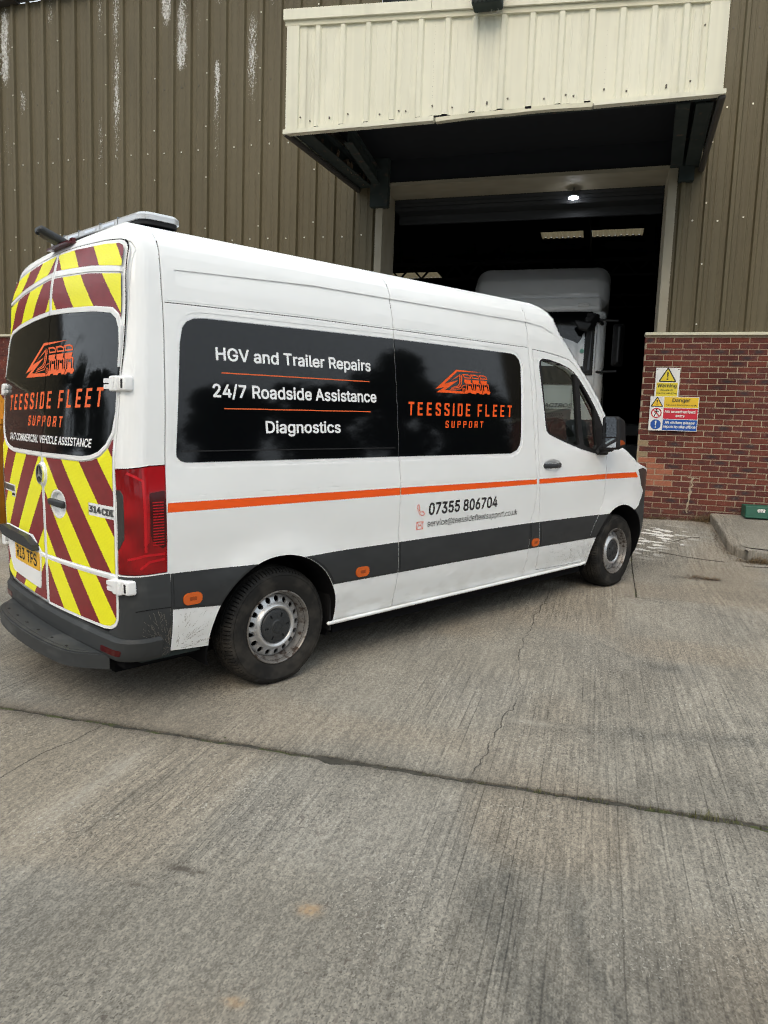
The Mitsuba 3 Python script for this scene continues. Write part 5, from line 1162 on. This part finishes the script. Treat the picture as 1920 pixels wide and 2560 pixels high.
rimm = lathe_y([(.2195, .066), (.222, .060), (.2205, .0545), (.215, .0535), (.2105, .058), (.2075, .070), (.2045, .082), (.197, .100), (.190, .125), (.188, .25), (.196, .25), (.199, .125), (.206, .102), (.214, .086)], 96)
disc = lathe_y([(.1905, .140), (.190, .128), (.184, .119), (.172, .111), (.152, .1035), (.140, .095), (.132, .083), (.124, .078), (.115, .080), (.107, .088), (.104, .098), (0, .098), (0, .11), (.12, .110), (.150, .117), (.172, .124), (.183, .134), (.186, .142)], 96)
hl = [lathe_y([(0, 0), (.0165, 0), (.0165, .3), (0, .3)], 20).scale([1, 1, 1.12]).translate([0, 0, .1625]).rotate([0, 360 / 17 * i, 0]) for i in range(17)]
disc = disc - Manifold.batch_boolean(hl, m3.OpType.Add)
cap = lathe_y([(0, .066), (.036, .066), (.040, .070), (.046, .072), (.082, .075), (.096, .080), (.103, .090), (.103, .098), (0, .098)], 72)
cap = cap - Manifold.batch_boolean([bx(-.006, .006, .05, .085, .062, .086).rotate([0, 60 * i + 20, 0]) for i in range(6)], m3.OpType.Add)
mark = Polygon([(0, .026), (.005, .004), (.023, -.014), (0, -.006), (-.023, -.014), (-.005, .004)])
capstar = side_ex(mark, .0635, .067) + lathe_y([(.028, .0635), (.031, .0635), (.031, .068), (.028, .068)], 40)
drum = lathe_y([(0, .15), (.17, .15), (.17, .24), (0, .24)], 40)
valve = Manifold.cylinder(.035, .004, .003, 10).rotate([90, 0, 0]).translate([-.168, .10, -.03])
def wheel(cx, left, rot, lab):
    def place(m, squash=False):
        m = tm(m); v = m.vertices
        a = math.radians(rot); c, s_ = math.cos(a), math.sin(a)
        v = np.column_stack([v[:, 0] * c + v[:, 2] * s_, v[:, 1], -v[:, 0] * s_ + v[:, 2] * c])
        if left: v[:, 1] = 2 * HW - v[:, 1]; m.faces = m.faces[:, ::-1]
        v = v + [cx, 0, .346]
        if squash:
            d = np.clip(.0015 - v[:, 2], 0, 1); v[:, 2] += d; bul = .012 * np.exp(-((v[:, 2] - .035) / .03) ** 2) * (np.abs(v[:, 0] - cx) < .16); yc = .167 if not left else 2 * HW - .167
            v[:, 1] += np.sign(v[:, 1] - yc) * bul * (np.abs(v[:, 1] - yc) > .06)
        m.vertices = v; return m
    k = fresh('van__wheel__tyre').replace('van__wheel__tyre', 'van__wheel')
    n = sum(1 for q in scene if q.endswith('__tyre') and q.startswith('van__wheel'))
    k = 'van__wheel' if n == 0 else f'van__wheel_{n:03d}'
    labels[k] = {'label': lab}
    vput(k + '__tyre', place(ty, True), 'mat_tyre', bend=False, smooth=28)
    vput(k + '__rim', place(rimm), 'mat_steel_flange', bend=False, smooth=40)
    vput(k + '__disc', place(disc), 'mat_steel_silver', bend=False, smooth=35)
    vput(k + '__hub_cap', place(cap), 'mat_dark_plastic', bend=False, smooth=30)
    vput(k + '__hub_emblem', place(capstar), 'mat_dark_plastic', bend=False, smooth=False)
    vput(k + '__brake_drum', place(drum), 'mat_dark_void', bend=False)
    vput(k + '__valve', place(valve), 'mat_chrome', bend=False)
wheel(0, False, 6, 'rear wheel with silver steel rim and dark hub cap'); wheel(3.924, False, 31, 'front wheel at the far end of the van'); wheel(0, True, 12, 'far side rear wheel'); wheel(3.924, True, 3, 'far side front wheel')
# mud thrown up behind the wheels
def spatter(n, cx, cz, seed, x0, x1, z0, z1, ang0, ang1):
    r = np.random.default_rng(seed); out = []; n = int(n * .7)
    x0, x1 = min(x0, x1), max(x0, x1)
    while len(out) < n:
        x, z = r.uniform(x0, x1), r.uniform(z0, z1)
        d = math.hypot((x - cx) / (x1 - x0), (z - cz) / (z1 - z0))
        if r.random() > math.exp(-2.2 * d): continue
        a = math.atan2(z - cz, x - cx) + r.normal(0, .10); L = r.uniform(.006, .045); w = r.uniform(.0005, .0016)
        out.append(strip([(x, z), (x + L * math.cos(a), z + L * math.sin(a))], w))
    return unary_union(out)
mat('mud', (.20, .165, .125), .95); mat('mud_pale', (.20, .18, .15), .95)
decal('van__driver_door__mud_spatter', spatter(260, 3.36, .34, 41, 2.75, 3.34, .335, .53, 0, 1).intersection(door_poly), 'mat_mud', size=None); labels['van__driver_door__mud_spatter'] = {'kind': 'stuff', 'label': 'brown mud sprayed over the lower door'}
decal('van__mud_spatter', unary_union([spatter(110, -.66, .36, 42, -.40, -.665, .345, .56, 0, 1).intersection(sbox(-.668, .35, -.46, .555)), spatter(60, 3.40, .30, 45, 3.36, 3.43, .31, .5, 0, 1)]), 'mat_mud', size=None); labels['van__mud_spatter'] = {'kind': 'stuff'}
decal('van__rear_bumper__mud_spatter', spatter(200, -.70, .37, 43, -.86, -.702, .33, .58, 0, 1).intersection(sbox(-.86, .33, -.702, .60)), 'mat_mud_pale', size=None, off=.003); labels['van__rear_bumper__mud_spatter'] = {'kind': 'stuff', 'label': 'pale streaks of dried mud on the bumper corner'}

# ------------------------------------------------------------------ the lorry waiting in the hall, facing out
tag('lorry', 'tall white lorry cab with a roof deflector, parked in the dark hall behind the doorway', 'lorry')
mat('lorry_grey_white', (.58, .59, .59), .22, spec=.5, clear=.6)
mat('lorry_white', (.76, .77, .76), .28, spec=.5, clear=.6)
mat('lorry_dark', (.012, .012, .013), .45); mat('lorry_grey', (.10, .105, .105), .5)
def hull_s(pts, r, seg=14): return Manifold.batch_hull([Manifold.sphere(r, seg).translate(list(p)) for p in pts])
def lput(key, m, mt, smooth=40): return put(key, tm(m) if isinstance(m, Manifold) else m, mt, smooth=smooth)
LXL, LXR, FL = -2.83, -.63, .285
cab = hull_s([(x, y, z) for x in (LXL + .12, LXR - .12) for (y, z) in ((2.14, 2.30), (2.14, 1.0), (2.24, 3.30), (4.2, 3.30), (4.2, .95))], .12)
lput('lorry__cab', cab, 'mat_lorry_white')
vis = hull_s([(x, y, z) for x in (LXL + .14, LXR - .16) for (y, z) in ((2.16, 3.44), (2.22, 3.55), (2.8, 3.62), (2.8, 3.42))], .075)
lput('lorry__sun_visor', vis, 'mat_lorry_white')
dfl = hull_s([(x, y, z) for x in (LXL + .20, LXR - .20) for (y, z) in ((2.44, 3.64), (2.50, 3.80), (2.68, 3.96), (3.0, 4.02), (4.1, 4.02), (4.1, 3.6))], .225, 26)
lput('lorry__roof_deflector', dfl, 'mat_lorry_grey_white'); labels['lorry__roof_deflector'] = {'label': 'rounded roof deflector over the cab'}
sm = [(x, 2.20 - .0 * x, z) for x, z in ((-2.6, 3.46), (-2.0, 3.535), (-1.64, 3.606), (-1.42, 3.62), (-.83, 3.73), (-.70, 3.76))]
lput('lorry__roof_deflector__seam', pipe([(x, 2.21 + .28 * (z - 3.46) - .02 * 0, z) for x, _, z in sm], .006, 8), 'mat_lorry_dark')
W0, W1 = LXL + .07, -.95
def wsx(t): return 1.985 + .105 * t
n = 15
xs_ = np.linspace(W0, W1 + .10, n); rows_ = np.linspace(0, 1, 6)
V = np.array([(x, wsx(t) + .022 * ((x + 1.73) / 1.1) ** 2, 2.43 + .94 * t) for t in rows_ for x in xs_]); F = np.array([[j * n + i, j * n + i + 1, (j + 1) * n + i + 1, (j + 1) * n + i] for j in range(5) for i in range(n - 1)])
put('lorry__windscreen', trimesh.Trimesh(V, np.vstack([F[:, [0, 1, 2]], F[:, [0, 2, 3]]]), process=False), 'mat_privacy_glass', smooth=True)
mat('silver_cover', mikit.proc(lambda p, n, uv: MIX(col(.42, .43, .43), col(.62, .63, .63), N(p.x * 16, p.z * 1.2, 3))), .34, metallic=.55, two=True, bump=mikit.proc(lambda p, n, uv: .012 * N(p.x * 17, p.z * 1.4, 3)))
v_, f_ = flat(Polygon([(-2.6, 2.49), (-2.6, 3.06), (-1.8, 3.05), (-1.40, 2.995), (-1.306, 2.952), (-1.15, 2.90), (-1.061, 2.855), (-1.015, 2.92), (-.998, 2.95), (-.993, 3.0), (-.958, 3.035), (-.952, 2.70), (-.955, 2.49)]), .08)
tt = (v_[:, 1] - 2.43) / .94
put('lorry__windscreen_cover', trimesh.Trimesh(np.column_stack([v_[:, 0], wsx(tt) + .022 * ((v_[:, 0] + 1.73) / 1.1) ** 2 - .012, v_[:, 1]]), f_, process=False), 'mat_silver_cover', smooth=True)
labels['lorry__windscreen_cover'] = {'label': 'silvery cover over the lower windscreen with a torn upper edge'}
mat('sticker', (.25, .55, .45), .5)
lput('lorry__windscreen__sticker', Manifold.cylinder(.004, .034, .034, 20).rotate([90, 0, 0]).translate([-.985, 1.990, 2.735]), 'mat_sticker')
lput('lorry__wiper_panel', bx(LXL + .1, -.95, 1.962, 2.2, 2.205, 2.47), 'mat_lorry_dark')
lput('lorry__corner_pillar', hull_s([(-.93, 1.995, 2.36), (-.93, 2.09, 3.34), (-.815, 2.02, 2.36), (-.815, 2.12, 3.34)], .012, 8), 'mat_lorry_dark'); lput('lorry__corner_pillar', bx(LXL + .03, LXL + .10, 2.05, 2.4, 2.34, 3.36), 'mat_lorry_dark')
lput('lorry__door_edge_vane', hull_s([(-.786, 2.00, 2.20), (-.786, 2.08, 3.28), (-.775, 2.2, 2.2), (-.775, 2.25, 3.28)], .018), 'mat_lorry_white')
lput('lorry__front_panel', hull_s([(x, y, z) for x in (LXL + .25, -1.12) for y, z in ((2.01, 1.865), (2.03, 2.17))], .03), 'mat_lorry_white')
lput('lorry__grille', bx(LXL + .3, -1.10, 2.0, 2.06, 1.0, 1.80), 'mat_lorry_grey')
lput('lorry__grille__hole', cat([trimesh.creation.cylinder(.0105, .006, sections=8, transform=trimesh.transformations.translation_matrix([-2.0 + .036 * i + .018 * (j % 2), 1.998, 1.615 + .026 * j]) @ trimesh.transformations.rotation_matrix(H2, [1, 0, 0])) for i in range(22) for j in range(5)]), 'mat_lorry_dark', False); labels['lorry__grille__hole'] = {'kind': 'stuff', 'label': 'rows of round holes in the grille'}
g = text_poly('ACTROS', .062, True, .445)
g = affinity.affine_transform(g, [1, .25, 0, 1, 0, 0])
lput('lorry__name_badge', tm(side_ex(affinity.translate(g, -1.535, 1.828), 1.962, 1.982)), 'mat_chrome_dark', False); labels['lorry__name_badge'] = {'label': 'slanted metal letters on the front panel'}
lput('lorry__bumper', hull_s([(x, y, z) for x in (LXL + .12, LXR - .12) for y, z in ((2.10, .62), (2.10, .98), (2.6, .62), (2.6, .98))], .08), 'mat_lorry_grey')
lput('lorry__marker_lamp', hull_s([(-1.085, 2.075, 3.455), (-.93, 2.075, 3.455), (-1.07, 2.085, 3.50), (-.93, 2.085, 3.505)], .012, 8), 'mat_sign_white')
lput('lorry__kerb_mirror', hull_s([(-1.09, 1.86, 3.17), (-1.03, 1.86, 3.08), (-.93, 1.88, 3.06), (-.88, 1.88, 3.14)], .035) + hull_s([(-.93, 1.92, 3.22), (-.84, 1.95, 3.27), (-.78, 2.0, 3.28), (-.84, 2.0, 3.12), (-.95, 1.9, 3.12)], .04) + hull_s([(-.80, 2.0, 3.28), (-.70, 2.1, 3.18)], .03), 'mat_lorry_dark')
lput('lorry__mirror_arm', hull_s([(-.77, 2.05, 3.235), (-.46, 1.95, 3.20)], .022, 10), 'mat_lorry_dark'); lput('lorry__mirror_arm', hull_s([(-.75, 2.05, 2.405), (-.44, 1.95, 2.415)], .022, 10), 'mat_lorry_dark')
lput('lorry__side_mirror', hull_s([(-.49, 1.95, 2.52), (-.49, 1.95, 3.12), (-.38, 1.95, 2.52), (-.38, 1.95, 3.12), (-.43, 1.86, 2.56), (-.43, 1.86, 3.08)], .035), 'mat_lorry_dark')
lput('lorry__side_vane', hull_s([(-.655, 2.28, 2.44), (-.655, 2.28, 3.10)], .014, 8), 'mat_lorry_grey'); lput('lorry__door_handle_rail', hull_s([(-.615, 2.5, 1.2), (-.615, 2.5, 2.2)], .012, 8), 'mat_lorry_grey')
for x in (LXL + .02, LXR - .32):
    k = lput('lorry__wheel', lathe_y([(.30, 0), (.47, .01), (.50, .05), (.50, .25), (.47, .29), (.30, .30)], 40).rotate([0, 0, 90]).translate([x + .30, 3.3, FL + .50]), 'mat_tyre')
lput('lorry__chassis', bx(-2.2, -1.2, 2.3, 9.5, .75, 1.05), 'mat_lorry_dark')
lput('lorry__trailer_body', bx(-2.85, -.55, 4.9, 12, 1.2, 3.9), 'mat_lorry_grey') if False else None

# boxes far back in the hall
for i, (x, y, z, w) in enumerate(((-.02, 4.9, 1.62, .30), (-.10, 4.9, 1.22, .38))):
    z0 = FL if i == 1 else 1.42
    put('storage_crate', tbox(x - w / 2, x + w / 2 + .2, y, y + .5, z0, z), 'mat_lorry_grey')
    put(('storage_crate' if i == 0 else 'storage_crate_001') + '__lid', tbox(x - w / 2 - .01, x + w / 2 + .21, y - .01, y + .51, z, z + .03), 'mat_lorry_dark')
tag('storage_crate', 'small grey crate on top of the larger one in the dark hall', 'crate'); tag('storage_crate_001', 'large grey crate on the hall floor under the smaller one', 'crate')

# the orange skip that shows past the rear of the van
tag('skip', 'orange yellow steel skip at the left edge of the photo behind the van', 'skip')
mat('skip_paint', mikit.proc(lambda p, n, uv: MIX(col(.62, .25, .012), col(.50, .19, .012), FB(p.x * 4, p.y * 4, p.z * 4, 4))), .45, spec=.4)
sg = float(hz(-9, -3))
sk = side_ex(Polygon([(-11.6, sg + .02), (-8.35, sg + .02), (-7.72, 1.26), (-7.72, 1.30), (-8.5, 1.30), (-11.6, 1.30)]), -3.0, -1.4) - side_ex(Polygon([(-11.4, sg + .1), (-8.42, sg + .1), (-7.82, 1.4), (-11.4, 1.4)]), -2.95, -1.45)
put('skip__body', tm(sk), 'mat_skip_paint')
put('skip__rim', cat([tbox(-11.62, -7.70, -3.04, -2.97, 1.255, 1.315), tbox(-7.76, -7.70, -3.0, -1.4, 1.255, 1.315)]), 'mat_skip_paint')
put('skip__end_plate', tm(side_ex(Polygon([(-11.5, 1.30), (-7.72, 1.30), (-7.70, 1.50), (-7.82, 1.64), (-8.3, 1.95), (-11.5, 2.0)]), -2.99, -2.94)), 'mat_skip_paint')
for x in (-11, -10.2, -9.4, -8.6): put('skip__stiffener', tbox(x, x + .06, -3.05, -2.99, sg + .05, 1.26), 'mat_skip_paint')

# trees across the yard: they show only as reflections in the dark panes
mat('bark', (.06, .048, .036), .9)
scene['mat_leaf'] = {'type': 'principledthin', 'base_color': {'type': 'rgb', 'value': [.026, .036, .014]}, 'roughness': .7, 'diff_trans': .5, 'spec_trans': 0.0}
def tree(x, y, h, w, seed, label):
    r = np.random.default_rng(seed); k = 'tree' if seed == 0 else f'tree_{seed:03d}'
    z = float(hz(np.clip(x, -9, 4.5), np.clip(y, -16, 0)))
    tag(k, label, 'tree')
    tr = [hull_s([(x, y, z - .2), (x + .1, y, z + h * .45)], .16, 8), hull_s([(x + .1, y, z + h * .4), (x + .2, y + .1, z + h * .85)], .09, 8)]
    cl = []
    for i in range(26):
        a, rr, zz = r.uniform(0, 6.28), abs(r.normal(0, .45)) * w, z + h * (.22 + .72 * r.random() ** .8)
        f_ = math.sin(math.pi * min(.97, max(.12, (zz - z) / h))) ** .7
        c = np.array([x + math.cos(a) * rr * f_, y + math.sin(a) * rr * f_, zz]); cl.append((c, w * r.uniform(.16, .34)))
        tr.append(hull_s([(x + .12, y, zz - .5), tuple(c)], .03, 6))
    put(k + '__trunk', tm(Manifold.batch_boolean(tr, m3.OpType.Add)), 'mat_bark')
    m = 330; C = np.repeat(np.array([c for c, _ in cl]), m, 0); S = np.repeat(np.array([q for _, q in cl]), m)
    d = r.normal(0, 1, (len(C), 3)); d /= np.linalg.norm(d, axis=1, keepdims=True); P = C + d * (S * r.random(len(S)) ** .4)[:, None]
    u = r.normal(0, 1, (len(C), 3)); u /= np.linalg.norm(u, axis=1, keepdims=True); v_ = np.cross(u, r.normal(0, 1, (len(C), 3))); v_ /= np.linalg.norm(v_, axis=1, keepdims=True)
    L = r.uniform(.10, .24, len(C))[:, None]
    V = np.stack([P - u * L, P + v_ * L * .5, P + u * L, P - v_ * L * .5], 1).reshape(-1, 3); i = np.arange(len(C)) * 4
    put(k + '__crown', (V, np.stack([i, i + 1, i + 2, i + 3], 1)), 'mat_leaf')
for i, (x, y, h, w) in enumerate(((15, -6.5, 5.0, 2.6), (18.5, -3.0, 6.5, 3.0), (21, .5, 8.0, 3.4), (24, 4.5, 6.5, 3.2), (19, 2.6, 4.2, 2.4), (14, -11, 6.0, 3.0), (-44, -7, 7.5, 5), (-52, -3, 10, 5), (9, -24, 8, 4), (1, -27, 9, 4.5), (-8, -26, 8, 4), (-19, -15, 5.5, 3.2), (-23, -18, 7, 3.6), (-17, -19, 6, 3.2))):
    tree(x, y, h, w, i, ['leafy tree at the far right of the yard, nearest the camera side', 'middle leafy tree right of the warehouse', 'tall leafy tree beyond the right end of the warehouse', 'leafy tree behind the right end of the warehouse', 'short bushy tree close to the right end of the warehouse', 'leafy tree right of the camera', 'leafy tree far along the yard to the left', 'tallest tree far along the yard to the left', 'leafy tree behind the camera to the right', 'leafy tree straight behind the camera', 'leafy tree behind the camera to the left', 'low leafy tree at the far left of the yard', 'taller leafy tree at the far left of the yard', 'leafy tree at the far left corner of the yard'][i])
